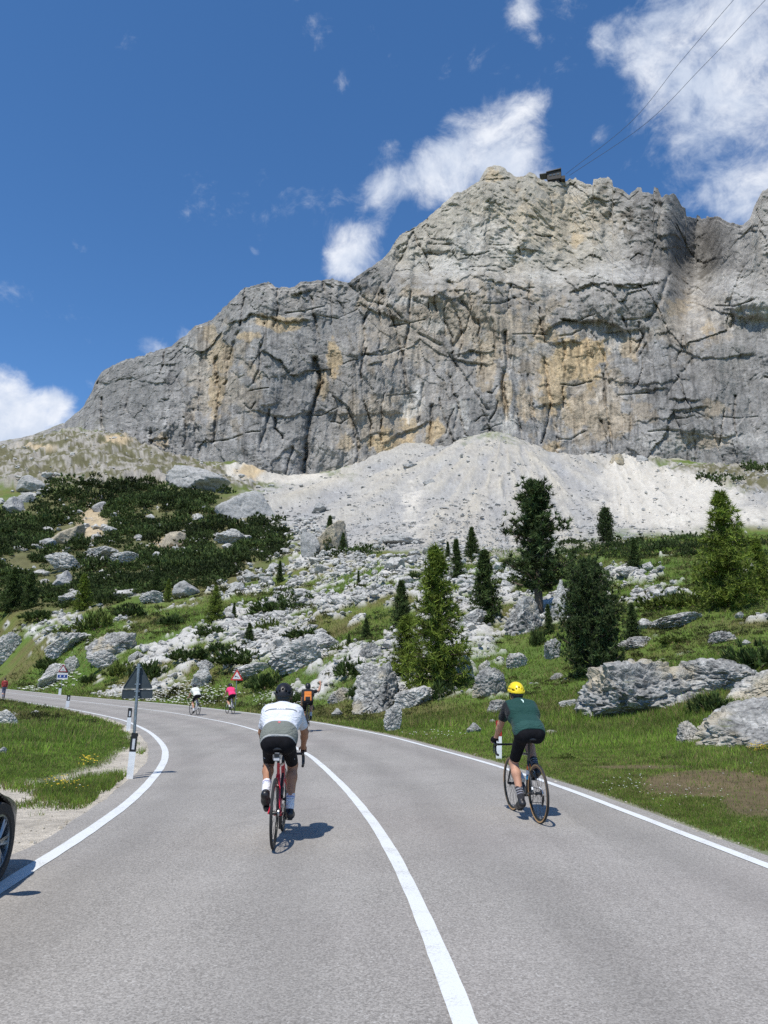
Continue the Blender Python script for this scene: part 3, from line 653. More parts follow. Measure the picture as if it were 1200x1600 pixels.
wm = np.maximum(wm, sstep(.62, .85, nzc)*.75)[..., None]; Cm = Cm*(1-.8*wm)+np.stack([.47+.07*cn2, .455+.07*cn2, .42+.06*cn2], -1)*.8*wm
# dark water streaks running down the walls, painted gully shade, lichen blotches
cn6 = fbm2(Xl/1.5, Zl/38, 4, 111, .62)
stz = sstep(.10, .45, .6*cn3+.6*cn6)*sstep(-.25, .25, cn1+.3*cn4)*sstep(440, 520, Vm); Cm = Cm*(1-.42*stz[..., None])
for (u, v, ru, rv, w) in [(1060, 380, 75, 80, .42), (1000, 310, 60, 30, .22), (1120, 380, 40, 60, .25), (570, 430, 60, 30, .25), (1090, 610, 120, 80, .22), (480, 620, 120, 90, .15), (200, 620, 70, 50, .12)]: Cm = Cm*(1-(w*sstep(.1, .7, mb(u, v, ru, rv, 1.0)))[..., None])  # broad dark areas; those round the right gully put its shade into the colour
lich = sstep(.15, .5, cn2+.4*cn1+.3*cn5)*.30; Cm = Cm*(1-lich[..., None])
pale = sstep(.2, .55, -cn3)*sstep(440, 540, Vm)*.25; Cm = Cm*(1+pale[..., None])
# the grassy left shoulder and the foot
sh_g = np.clip(shoulder+sstep(120, 70, Um), 0, 1)*sstep(-.25, .25, cn2+cn1)
Cm = Cm*(1-.7*sh_g[..., None])+np.array([.17, .16, .085])*.7*sh_g[..., None]
yf = sstep(.10, .04, Tm)*sstep(-.2, .4, cn1)*sstep(330, 380, Um)*sstep(640, 560, Um); Cm = Cm*(1-yf[..., None])+np.array([.52, .43, .29])*yf[..., None]
# back side: rows running down behind the skyline
back = []
for k, (dr, dz) in enumerate([(6, 1.0), (18, -4), (45, -30), (90, -110), (140, -260)]):
    rr = Rf[-1]+dr; back.append(np.stack([rr*np.sin(a_m[-1]), rr*np.cos(a_m[-1]), Zm[-1]+dz], -1))
P3 = np.concatenate([P3, np.array(back)], 0); Cm = np.concatenate([Cm, np.repeat(Cm[-1:], len(back), 0)], 0)
nr, nc = P3.shape[:2]; I = np.arange(nr*nc).reshape(nr, nc)
Fq = np.stack([I[:-1, :-1], I[:-1, 1:], I[1:, 1:], I[1:, :-1]], -1).reshape(-1, 4)
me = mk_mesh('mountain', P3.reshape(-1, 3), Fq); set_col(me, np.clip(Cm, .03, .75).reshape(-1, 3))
def mbuild(t, b, col, tc):
    geo = t.add('ShaderNodeNewGeometry').outputs['Position']
    n1 = t.noise(geo, .16, 7, .68); n2 = t.noise(t.mapping(geo, (1, 1, .45)), .8, 5, .65)
    v1 = t.voro(t.mapping(geo, (1, 1, .7)), .22, 'DISTANCE_TO_EDGE').outputs['Distance']
    f = t.math('ADD', t.math('MULTIPLY', n1, .9), t.math('MULTIPLY', n2, .8))
    k = t.ramp(f, .55, 1.15, .50, 1.5, smooth=False)
    t.link(t.vmath('SCALE', col, scale=k), b.inputs['Base Color'])
    hgt = t.math('ADD', f, t.math('MULTIPLY', t.ramp(v1, 0, .08), .12))
    n4_ = t.noise(t.mapping(geo, (1, 1, .6)), 2.6, 3, .6); hgt = t.math('ADD', hgt, t.math('MULTIPLY', n4_, .25)); bump(t, b, hgt, .7, 1.9)
m_mount = attr_mat('cliff_rock', .95, mbuild)
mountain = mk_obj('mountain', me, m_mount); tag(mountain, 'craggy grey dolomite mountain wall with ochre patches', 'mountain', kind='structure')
# ------------------------------------------------------------------ rocks
def depth_of(p): return p.y*math.cos(PITCH)+(p.z-CAMZ)*math.sin(PITCH)
def ico(sub):
    bm = bmesh.new(); bmesh.ops.create_icosphere(bm, subdivisions=sub, radius=1.0)
    V = np.array([q.co[:] for q in bm.verts]); Fa = np.array([[q.index for q in f.verts] for f in bm.faces]); bm.free(); return V, Fa
ICO = {k: ico(k) for k in (1, 2, 3, 4, 5, 6)}
def rock_shape(seed, sub, nplanes=13, crag=.10, sharp=16, lay=0.0):
    g_ = np.random.default_rng(seed); d, Fa = ICO[sub]
    N = g_.normal(size=(nplanes, 3)); N[:, 2] = N[:, 2]*.8+.15; N /= np.linalg.norm(N, axis=1)[:, None]; H = g_.uniform(.62, 1.0, nplanes)
    dots = np.maximum(d @ N.T, .02); r = H/dots; r = -np.log(np.exp(-sharp*np.minimum(r, 3)).sum(1)+1e-12)/sharp
    r = np.clip(r, .3, 1.5); P = d*r[:, None]
    o = seed*3.17
    n1 = fbm3(P[:, 0]*1.6+o, P[:, 1]*1.6, P[:, 2]*1.6, 3, seed); n2 = 1-2*np.abs(fbm3(P[:, 0]*2.6+o, P[:, 1]*2.6, P[:, 2]*3.0, 3, seed+9, .6))
    n3 = 1-2*np.abs(fbm3(P[:, 0]*6+o, P[:, 1]*6, P[:, 2]*8, 3, seed+19, .6)); n4 = fbm3(P[:, 0]*15+o, P[:, 1]*15, P[:, 2]*15, 2, seed+29)
    if lay == 9:
        f1, f2, r1 = cell3(P[:, 0]*2.3+n1*.8+o, P[:, 1]*2.3, P[:, 2]*2.8+n1*.5, seed); g1, g2, s1 = cell3(P[:, 0]*5.5+n1*1.2+o, P[:, 1]*5.5+n2*.3, P[:, 2]*7.5, seed+40)
        q = 1.9*sstep(0, .32, f2-f1)+(r1-.5)*.7+.95*sstep(0, .35, g2-g1)+n1*1.3+n3*.12+n4*.35-1.6; lay = 0
    else: q = n1*1.4-np.clip(n2, .35, 1)*1.4*.8-np.clip(n3, .3, 1)*.5+n4*.28
    if lay:
        ld = np.array([.35, .2, .9]); s = (P @ ld)*5.5+n1*1.2; q = q+lay*((s-np.floor(s))-.5)
    P = P*(1+crag*q)[:, None]
    lo, hi = P.min(0), P.max(0); P = (P-(lo+hi)/2)/(hi-lo); P[:, 2] += .22
    return P, Fa
def rock_material(name, dark, mid, pale, warm=None, s=1.0, moss=True):
    m, t, b = new_mat(name); geo = t.add('ShaderNodeNewGeometry').outputs['Position']
    n1 = t.noise(geo, 1.3*s, 8, .66, .4); n2 = t.noise(geo, 5.5*s, 5, .65); n3 = t.noise(geo, .45*s, 4, .5)
    f = t.math('ADD', t.math('MULTIPLY', n1, .75), t.math('MULTIPLY', n2, .45))
    c = t.mix(t.ramp(f, .44, .60), dark, mid); c = t.mix(t.ramp(f, .57, .76), c, pale)
    if warm: c = t.mix(t.ramp(n3, .50, .66, 0, .7), c, warm)
    if moss:
        sx = t.add('ShaderNodeSeparateXYZ'); t.link(t.add('ShaderNodeNewGeometry').outputs['Normal'], sx.inputs[0])
        k = t.math('MULTIPLY', t.ramp(sx.outputs[2], .55, .9), t.ramp(t.noise(geo, .9, 4, .6), .55, .68, 0, .75)); c = t.mix(k, c, (.085, .10, .03))
    wv = t.vmath('ADD', geo, t.vmath('SCALE', t.vmath('SUBTRACT', t.add('ShaderNodeTexNoise').outputs['Color'], (.5, .5, .5)), scale=.5)); wn_ = [q for q in t.n if q.bl_idname == 'ShaderNodeTexNoise'][-1]; wn_.inputs['Scale'].default_value = 2.0; wn_.inputs['Detail'].default_value = 4; t.link(geo, wn_.inputs['Vector'])
    vo = t.math('MINIMUM', t.voro(t.mapping(wv, (1, 1, 1.5)), 1.5*s, 'DISTANCE_TO_EDGE').outputs['Distance'], t.math('ADD', t.voro(wv, 4.0*s, 'DISTANCE_TO_EDGE').outputs['Distance'], .03))
    hgt = t.math('ADD', f, t.math('MULTIPLY', t.ramp(vo, 0, .14), .30))
    t.link(c, b.inputs['Base Color']); b.inputs['Roughness'].default_value = .95; b.inputs['Specular IOR Level'].default_value = .15
    bump(t, b, hgt, .65, .16/max(s, .8)); return m
m_lime = rock_material('limestone', (.17, .167, .157), (.40, .39, .365), (.62, .605, .565))
m_crag = rock_material('craggy_limestone', (.075, .075, .073), (.25, .246, .232), (.53, .517, .482), (.43, .37, .26), 1.3)
m_grey = rock_material('grey_limestone', (.19, .187, .18), (.34, .335, .32), (.47, .46, .44), None, .6)
m_warm = rock_material('ochre_limestone', (.16, .145, .12), (.34, .30, .23), (.47, .41, .30), (.46, .36, .22), .5, False)
m_stone = rock_material('field_stone', (.22, .215, .20), (.42, .41, .38), (.60, .585, .55), None, .8, False)
def rock_data(name, seed, sub, mat, **kw):
    P, Fa = rock_shape(seed, sub, **kw); me = mk_mesh(name, P, Fa, True)
    if hasattr(me, 'set_sharp_from_angle'): me.set_sharp_from_angle(angle=math.radians(38))
    me.materials.append(mat); return me
BIG = {}
def big_proto(kind, k):
    key = (kind, k)
    if key not in BIG:
        mat = {'c': m_crag, 'l': m_lime, 'g': m_grey, 'w': m_warm}[kind]
        BIG[key] = rock_data('boulder', 100+k*7+ord(kind), 6 if kind in 'cl' else 5, mat, crag=.050 if kind == 'c' else (.045 if kind == 'l' else .07), lay=9 if kind in 'cl' else .2, sharp=12 if kind == 'c' else 18)
    return BIG[key]
def place_rock(me, u, v, w, h, label, cat='boulder', group=None, rz=None, tilt=0.0, dep=.8, name='boulder'):
    p = hit(u, v)
    if p is None: return None
    k = depth_of(p)/F; o = mk_obj(name, me); W_, H_ = w*k, h*k
    away = Vector((p.x, p.y, 0)).normalized(); q = p+away*(W_*dep*.30); q.z = p.z+min(.25*H_, max(0, float(terr(np.array([q.x]), np.array([q.y]))[0])-p.z)*.5)
    o.location = q; o.scale = (W_*1.06, W_*dep, H_/.72*1.02)
    o.rotation_euler = (random.uniform(-.08, .08), tilt, rz if rz is not None else random.uniform(-.35, .35))
    if me.materials[0] is m_crag: o.location.z -= .10*H_
    tag(o, label, cat, group); return o
# (u, foot v, width px, height px, kind, proto, tilt, label)
BOULD = [
 (1010,1114,230,86,'c',0,0,'huge craggy yellowish grey boulder below the bushy pine at right'),
 (1105,1085,150,60,'c',1,.1,'rounded grey rock shelf on the right shoulder of the huge yellowish boulder'),
 (1182,1172,190,76,'c',2,-.35,'slanting layered grey outcrop low at the right edge of the photo'),
 (1195,1100,120,50,'c',3,-.3,'layered pale outcrop above the slanting one at the right edge'),
 (1085,1166,48,42,'c',4,-.4,'small wedge of rock at the left toe of the slanting outcrop'),
 (1150,1150,120,50,'c',1,-.4,'tilted slab of layered rock below the low dwarf pine at right'),
 (820,990,66,68,'c',4,.1,'upright grey boulder beside the spruce and below the tall stone pine'),
 (872,975,26,70,'l',0,.1,'narrow pale rock rib between stone pine and bushy pine'),
 (860,1032,34,34,'l',1,.2,'small broken white rock just below the narrow pale rib'),
 (738,984,48,32,'l',2,0,'low pale boulder at the foot of the pointed spruce'),
 (468,1048,78,46,'l',3,-.15,'large white boulder with a shadowed right face near mid hillside'),
 (500,1018,60,30,'l',0,0,'white broken rock bank just behind the large white boulder'),
 (578,1034,50,32,'c',0,.2,'dark faced rock with bright top left of the nearest larch'),
 (600,1112,84,72,'c',3,-.45,'big slanting grey slab boulder left of the nearest larch'),
 (575,1062,44,24,'l',1,.1,'pale knobbly rock on top of the slanting slab boulder'),
 (648,1106,66,34,'l',2,.1,'wide white boulder in grass in front of the nearest larch'),
 (613,1143,26,42,'l',3,.1,'upright white rock standing by the roadside edge line'),
 (532,1098,42,26,'c',4,.25,'grey pitted rock on the bank right of the orange cyclist'),
 (526,1122,18,15,'l',0,0,'small round white stone near the road right of the orange cyclist'),
 (770,1090,58,50,'c',1,-.35,'triangular grey crag behind the yellow helmet'),
 (727,1062,28,38,'l',1,0,'pale upright rock right of the nearest larch'),
 (757,1052,18,20,'l',2,0,'little pale rock between larch and triangular crag'),
 (803,1046,34,26,'l',3,.3,'pale rock up the slope above the triangular crag'),
 (782,1114,42,22,'c',0,0,'low rock in the grass left of the green jersey shoulder'),
 (740,1148,24,18,'l',0,0,'grey white stone in the grass left of the red reflector post'),
 (770,1132,11,8,'l',1,0,'tiny white stone near the red reflector post'),
 (890,1106,32,13,'l',2,.1,'flat stone in the grass right of the green jersey'),
 (872,1062,24,11,'c',4,0,'small grey stone on the slope above the green jersey rider'),
 (862,1150,22,10,'c',2,0,'small rock half sunk in grass right of the black shorts'),
 (170,1030,78,46,'c',3,.1,'big pitted grey boulder on the left hillside above the road sign'),
 (165,1045,50,28,'l',1,0,'broken white rock under the big pitted grey boulder'),
 (105,1020,70,26,'l',2,-.2,'flat white rock shelf left of the big pitted boulder'),
 (12,1030,38,40,'l',3,0,'smooth white boulder at the left edge of the hillside'),
 (90,1066,58,28,'l',0,-.45,'long pinkish white slab behind the blue sign plate'),
 (112,1052,24,26,'l',1,.1,'pointed white rock just right of the triangular warning sign by the slab'),
 (210,1034,20,16,'l',2,0,'white stone right above the tip of the grey sign back'),
 (290,933,42,25,'g',0,0,'smooth grey dome boulder at the edge of the scrub'),
 (238,943,34,20,'l',3,0,'white boulder left of the smooth grey dome'),
 (313,1075,30,36,'l',0,.1,'tall white rock above the cyclist in the white jersey'),
 (322,1050,28,18,'l',1,0,'white rock block left of the leaping animal sign'),
 (357,1045,20,13,'l',2,0,'small white stone touching the top of the leaping animal sign'),
 (395,1058,60,20,'l',3,-.1,'low white rock band right of the leaping animal sign'),
 (115,945,46,22,'l',0,0,'pale rock patch on the left hillside below the scrub'),
 (100,918,38,28,'g',1,0,'dark grey boulder in the scrub above the left larch'),
 (100,893,54,28,'l',1,.1,'pale broken boulder in the scrub over the dark grey one'),
 (104,850,46,36,'w',0,.2,'ochre stained boulder in the middle of the left scrub'),
 (75,855,26,14,'g',2,0,'small grey rock left of the ochre stained boulder'),
 (155,875,60,22,'l',2,.1,'white rock band in the scrub right of the ochre boulder'),
 (158,800,26,18,'g',3,0,'grey rock above the ochre bare streak in the scrub'),
 (50,770,44,28,'g',0,0,'grey block at the upper edge of the left scrub'),
 (18,802,36,28,'g',1,0,'cracked grey rock at the left photo edge in the scrub'),
 (42,785,24,16,'g',2,0,'small grey rock next to the cracked one in the upper scrub'),
 (385,810,84,46,'g',3,0,'large flat faced grey outcrop above the right end of the scrub'),
 (310,764,95,32,'g',4,.1,'long grey outcrop under the ochre bank below the cliff'),
 (270,855,40,26,'w',1,.1,'ochre and grey boulder at the bare patch in the scrub'),
 (195,880,40,18,'l',3,0,'white rocks showing through the scrub centre'),
 (360,850,50,24,'l',0,.1,'white broken rock at the right end of the scrub'),
 (512,866,56,58,'w',2,.35,'dark brown wedge shaped rock at the foot of the scree'),
 (488,872,34,40,'g',4,-.1,'grey rock leaning on the brown wedge shaped rock'),
 (630,853,84,18,'g',0,.05,'long low slab at the foot of the scree cone'),
 (500,798,26,16,'g',1,-.3,'dark block lying on the left part of the scree'),
 (641,731,24,7,'g',2,0,'flat dark block high on the scree cone'),
 (672,757,20,10,'g',3,0,'dark angular block on the middle of the scree cone'),
 (964,728,22,20,'w',1,0,'large brown block at the cliff foot right of the scree cone'),
 (1004,726,18,15,'g',4,0,'grey block at the cliff foot above the sand fan'),
 (985,905,44,18,'l',1,0,'white rock group on the slope right of the bushy pine'),
 (950,895,20,12,'l',2,0,'small white boulder above the bushy pine'),
 (1060,980,90,20,'l',3,-.1,'long low white rock on the grass left of the right larch'),
 (1005,985,34,18,'l',0,0,'white stones beside the little dark spruce at right'),
 (1000,1012,70,18,'c',4,0,'pale flat rock on top of the huge yellowish boulder'),
 (1130,1005,46,20,'c',0,-.1,'rough grey rock in grass above the right dwarf pine'),
 (1155,968,18,12,'l',1,0,'small pale rock below the right larch trunk'),
 (1190,972,28,14,'l',2,0,'pale rock at the right photo edge below the larch'),
 (1165,1010,16,10,'l',0,0,'little white stone by the dwarf pine at right edge'),
 (12,1136,34,26,'l',1,-.1,'white rock on the inner verge at the left photo edge'),
 (54,1118,16,8,'l',2,0,'white stone on the inner verge right of the white rock'),
 (3,1182,12,14,'l',3,0,'pale stone low on the inner verge at the photo edge'),
]
for (u, v, w, h, kd, k, tl, lb) in BOULD: place_rock(big_proto(kd, k), u, v, w, h, lb, 'boulder', 'large boulders on the slope', tilt=tl)

# boulder field: the largest singly, the rest as one mass
inview = (U2 > -25) & (U2 < 1225) & (V2 > 240) & (V2 < 1620)
FP = [rock_data('field_boulder', 300+k, 4, m_stone if k % 2 else m_lime, crag=.12, lay=.3) for k in range(6)]
def grid_pick(wt, n, seed):
    g_ = np.random.default_rng(seed); p = (wt*inview).ravel().astype(float); p /= p.sum(); i = g_.choice(len(p), n, p=p, replace=True)
    j = g_.uniform(-.5, .5, (n, 2)); x, y = X2.ravel()[i], Y2.ravel()[i]; r = np.hypot(x, y); a = np.arctan2(x, y)+j[:, 0]*math.radians(.12); r = r*(1+j[:, 1]*.012)
    return np.column_stack([r*np.sin(a), r*np.cos(a), Z2.ravel()[i]]), U2.ravel()[i], V2.ravel()[i]
near_field = rock*(R2 > 38)*(V2 > 862)*(V2 < 1085)*(SD > 1.5)
Pq, uq, vq = grid_pick(near_field*(.25+fieldm), 215, 5)
FIELD = []
for i in range(len(Pq)):
    d = depth_of(Vector(Pq[i])); w = random.uniform(9, 22)*d/F*(1.25 if random.random() < .15 else 1)
    o = mk_obj('field_boulder', FP[i % 6]); o.location = Pq[i]; o.scale = (w*random.uniform(.9, 1.35), w*random.uniform(.7, 1), w*random.uniform(.5, .85)); o.rotation_euler = (random.uniform(-.2, .2), random.uniform(-.2, .2), random.uniform(0, 6.28))
    FIELD.append((o, uq[i], vq[i], w*F/d))
def scatter_mesh(name, protos, P, S, mat, tilt=.5, seed=1, smooth=False, flat=1.0):
    g_ = np.random.default_rng(seed); Vs = []; Fs = []; off = 0
    for i, p in enumerate(P):
        Vp, Fp = protos[i % len(protos)]; a = g_.uniform(0, 6.28); c, s = math.cos(a), math.sin(a)
        Q = Vp*np.array([S[i]*g_.uniform(.8, 1.3), S[i]*g_.uniform(.7, 1.1), S[i]*flat*g_.uniform(.6, 1.0)])
        tx = g_.uniform(-tilt, tilt); Q = np.column_stack([Q[:, 0], Q[:, 1]*math.cos(tx)-Q[:, 2]*math.sin(tx), Q[:, 1]*math.sin(tx)+Q[:, 2]*math.cos(tx)])
        Q = np.column_stack([Q[:, 0]*c-Q[:, 1]*s, Q[:, 0]*s+Q[:, 1]*c, Q[:, 2]])+p
        Vs.append(Q); Fs.append(Fp+off); off += len(Vp)
    return mk_obj(name, mk_mesh(name, np.vstack(Vs), np.vstack(Fs), smooth), mat)
def dcol(P): return P[:, 1]*math.cos(PITCH)+(P[:, 2]-CAMZ)*math.sin(PITCH)
LO = [rock_shape(500+k, 2, 9, .10) for k in range(8)]; TI = [rock_shape(520+k, 1, 7, .12) for k in range(6)]
Pq, _, _ = grid_pick(rock*(R2 > 32)*(SD > .8)*(.45+fieldm), 6200, 6); S = np.random.default_rng(2).gamma(3.0, 1.7, len(Pq)).clip(2.5, 12)*dcol(Pq)/F
Pq2, _, _ = grid_pick(sstep(.3, .6, smax(blob(150, 850, 200, 90), blob(330, 840, 120, 50), blob(60, 790, 120, 40)))*(V2 > 745), 420, 9); Pq = np.vstack([Pq, Pq2]); S = np.concatenate([S, np.random.default_rng(8).gamma(2.5, 3.0, len(Pq2)).clip(4, 20)*dcol(Pq2)/F])
tag(scatter_mesh('field_rubble', LO, Pq, S, m_stone, .4, 3, flat=.8), 'pale limestone rubble filling the boulder field', 'rubble', kind='stuff')
Pq, _, vq = grid_pick(scree*(1-.7*sand)*(.25+sstep(760, 850, V2)), 7500, 7); S = np.random.default_rng(3).gamma(2.2, 1.0, len(Pq)).clip(1.2, 7)*dcol(Pq)/F
so_ = scatter_mesh('scree_gravel', TI, Pq[::2]+[.8, .5, .05], S[::2]*.8, m_stone, .5, 14, flat=.8); tag(so_, 'paler broken stones mixed into the scree cone', 'scree', kind='stuff')
tag(scatter_mesh('scree_stones', TI, Pq, S, m_grey, .5, 4, flat=.8), 'grey broken stones covering the scree cone', 'scree', kind='stuff')
Pq, _, vq = grid_pick(upper+.3*orange, 700, 17); S = np.random.default_rng(3).gamma(2.2, 1.3, len(Pq)).clip(1.5, 8)*dcol(Pq)/F
tag(scatter_mesh('ridge_stones', TI, Pq, S, m_stone, .5, 5, flat=.8), 'loose pale stones on the grassy slope under the cliff', 'stones', kind='stuff')
Pq, _, _ = grid_pick(grav*(R2 < 40)+1.5*grit*(R2 < 30), 2600, 8); S = np.random.default_rng(4).gamma(2.0, .010, len(Pq)).clip(.008, .07)+.0012*np.hypot(Pq[:, 0], Pq[:, 1])
m_gravel = rock_material('gravel', (.30, .26, .20), (.42, .38, .31), (.56, .52, .45), None, 6.0, False)
tag(scatter_mesh('gravel', TI, Pq, S, m_gravel, .5, 6, flat=.7), 'pale gravel along the inner shoulder of the bend', 'gravel', kind='stuff')

# ------------------------------------------------------------------ plants
def leaf_mat(name, transl=.22, rough=.7):
    m, t, b = new_mat(name); a = t.add('ShaderNodeAttribute', attribute_name='Col').outputs['Color']
    n = t.noise(t.add('ShaderNodeNewGeometry').outputs['Position'], 2.2, 3); c = t.vmath('SCALE', a, scale=t.ramp(n, .3, .7, .75, 1.25))
    t.link(c, b.inputs['Base Color']); b.inputs['Roughness'].default_value = rough; b.inputs['Specular IOR Level'].default_value = .25
    tr = t.add('ShaderNodeBsdfTranslucent'); t.link(c, tr.inputs['Color']); mx = t.add('ShaderNodeMixShader'); mx.inputs[0].default_value = transl
    t.link(b.outputs[0], mx.inputs[1]); t.link(tr.outputs[0], mx.inputs[2]); t.link(mx.outputs[0], t.n['Material Output'].inputs['Surface'])
    return m
m_leaf = leaf_mat('needles'); m_grass = leaf_mat('grass_blades', .35)
m_bark = plain('bark', (.10, .075, .055), .9, var=.3, scale=9, bump=.6)
class Leaves:
    def __init__(s): s.V = []; s.C = []
    def tri(s, base, tip, side, col):           # arrays (n,3)
        s.V.append(np.stack([base-side, base+side, tip], 1)); s.C.append(np.repeat(col[:, None], 3, 1))
    def mesh(s, name):
        V = np.concatenate(s.V).reshape(-1, 3); C = np.concatenate(s.C).reshape(-1, 3)
        me = mk_mesh(name, V, np.arange(len(V)).reshape(-1, 3), False); set_col(me, C); me.materials.append(m_leaf); return me
def unit(a): return a/(np.linalg.norm(a, axis=-1, keepdims=True)+1e-9)
def brush(L, g_, centres, dirs, n, length, width, spread, col, cvar=.3):
    c = np.repeat(centres, n, 0); d = unit(np.repeat(dirs, n, 0)+g_.normal(size=c.shape)*spread)
    ln = length*g_.uniform(.6, 1.25, (len(c), 1)); side = unit(np.cross(d, g_.normal(size=c.shape)))*width*g_.uniform(.7, 1.3, (len(c), 1))
    cc = np.array(col)*(1+cvar*g_.normal(size=(len(centres), 1))).clip(.4, 1.8); cc = np.repeat(cc, n, 0)*(1+.15*g_.normal(size=(len(c), 1))).clip(.6, 1.5)
    L.tri(c, c+d*ln, side, cc)
def conifer(seed, H, wid, kind):
    """trunk, limbs and needle sprays of a larch ('l') or a spruce ('s'); height H, half width wid"""
    g_ = np.random.default_rng(seed); L = Leaves(); T = MB()
    T.tube([(0, 0, -.3), (0.02*H*.3, 0, H*.35), (0, .01*H*.3, H*.7), (0, 0, H*.99)], [H*.020, H*.015, H*.008, H*.002], 7)
    z = H*.04; cs = []; ds = []
    while z < H*.985:
        f = z/H; n = 7 if kind == 's' else 7
        prof = (1-f)**(1.0 if kind == 's' else .95)*(.7+.3*min(1, f/.10))
        for k in range(n):
            if g_.random() < .10: continue
            a = g_.uniform(0, 6.28); ln = wid*prof*g_.uniform(.62, 1.12)+.05*wid
            drop = (-.22 if kind == 's' else -.05)+.45*f+g_.normal()*.08
            m = max(3, int(ln/(.045*H)*1.25)); tt_ = np.linspace(.12, 1, m)[:, None]
            dirv = np.array([math.cos(a), math.sin(a), drop]); up = (.22 if kind == 's' else .12)*tt_**2*ln
            pts = np.array([0, 0, z])+dirv*tt_*ln; pts[:, 2:] += up
            if ln > wid*.25: T.tube([(0, 0, z), tuple(pts[len(pts)//2]), tuple(pts[-1])], [H*.0045, H*.003, H*.001], 4, False)
            cs.append(pts); ds.append(np.repeat([[math.cos(a), math.sin(a), .25]], m, 0))
        z += H*(.021 if kind == 's' else .024)*g_.uniform(.7, 1.3)
    cs = np.concatenate(cs); ds = np.concatenate(ds); cs = cs+g_.normal(size=cs.shape)*.010*H
    if kind == 's': brush(L, g_, cs, ds*.7+np.array([0, 0, -.15]), 13, .056*H, .0070*H, .85, (.066, .100, .028), .30)
    else: brush(L, g_, cs, ds*.5+np.array([0, 0, .15]), 20, .050*H, .0042*H, 1.0, (.155, .205, .032), .24)
    brush(L, g_, np.array([[0, 0, H*.965]]), np.array([[0, 0, 1.]]), 10, .05*H, .006*H, .35, (.06, .10, .02))
    return T.build('trunk', m_bark, None, True), L.mesh('crown')
def stone_pine(seed, H, wid, low, dense):
    g_ = np.random.default_rng(seed); L = Leaves(); T = MB()
    T.tube([(0, 0, -.3), (.03*H, 0, H*.3), (0, .02*H, H*.65), (.01*H, 0, H*.97)], [H*.030, H*.024, H*.014, H*.003], 8)
    cs = []; ds = []
    nb = 150 if dense else 100
    for k in range(nb):
        f = low+(1-low)*((k+g_.random())/nb)**.95; z = H*f; a = k*2.399+g_.normal()*.35
        q = (f-low)/(1-low); prof = (math.sin(PI*min(1, .20+.80*q)**.85)**.6 if dense else (1-q)**.55*(.65+.35*math.sin(q*17+seed)))
        ln = wid*max(.12, prof)*g_.uniform(.7, 1.12); dirv = np.array([math.cos(a), math.sin(a), .15+.5*q])
        m = max(4, int(ln/(.035*H))); t_ = np.linspace(.28 if not dense else .4, 1, m)[:, None]; pts = np.array([0, 0, z-.03*H])+dirv*t_*ln; pts[:, 2:] += .22*ln*t_**2
        T.tube([(0, 0, z-.03*H), tuple(pts[m//2]), tuple(pts[-1])], [H*.009, H*.006, H*.002], 5, False)
        rep = 3; pp = np.repeat(pts, rep, 0)+g_.normal(size=(m*rep, 3))*.022*H*np.repeat(.5+t_, rep, 0); cs.append(pp); ds.append(np.repeat([dirv*.5+np.array([0, 0, .6])], m*rep, 0))
    cs = np.concatenate(cs); ds = np.concatenate(ds)
    brush(L, g_, cs, ds, 16, .040*H, .0048*H, .85, (.064, .094, .032), .40)
    return T.build('trunk', m_bark, None, True), L.mesh('crown')
def dwarf_pine(seed, n=70, col=(.030, .053, .013), w=.055, ln=.42):
    g_ = np.random.default_rng(seed); L = Leaves(); d = unit(g_.normal(size=(n, 3))*np.array([1, 1, .8])); d[:, 2] = np.abs(d[:, 2])
    c = d*np.array([.5, .5, .36])*g_.uniform(.55, 1.0, (n, 1))*(1+.25*np.sin(3*np.arctan2(d[:, :1], d[:, 1:2])+seed)); c[:, 2] = c[:, 2]+.02
    brush(L, g_, c, d*.55+np.array([0, 0, .8]), 6, ln*.5, w*.55, .45, col, .35)
    return L
def tree_root(name, trunk_me, crown_me):
    r = empty(name); mk_obj('trunk', trunk_me, None, r); mk_obj('crown', crown_me, None, r); return r
PROTO = {}
for key, (kd, a) in {'l0': ('l', (11, 1.0, .27)), 'l1': ('l', (12, 1.0, .33)), 'l2': ('l', (13, 1.0, .27)), 's0': ('s', (21, 1.0, .25)), 's1': ('s', (22, 1.0, .29)), 's2': ('s', (23, 1.0, .21))}.items():
    tr, cr = conifer(a[0], a[1], a[2], kd); PROTO[key] = (tr.data, cr); bpy.data.objects.remove(tr)
for key, a in {'p0': (31, 1.0, .27, .22, False), 'p1': (32, 1.0, .30, .06, True), 'p2': (33, 1.0, .25, .10, True)}.items():
    tr, cr = stone_pine(*a); PROTO[key] = (tr.data, cr); bpy.data.objects.remove(tr)
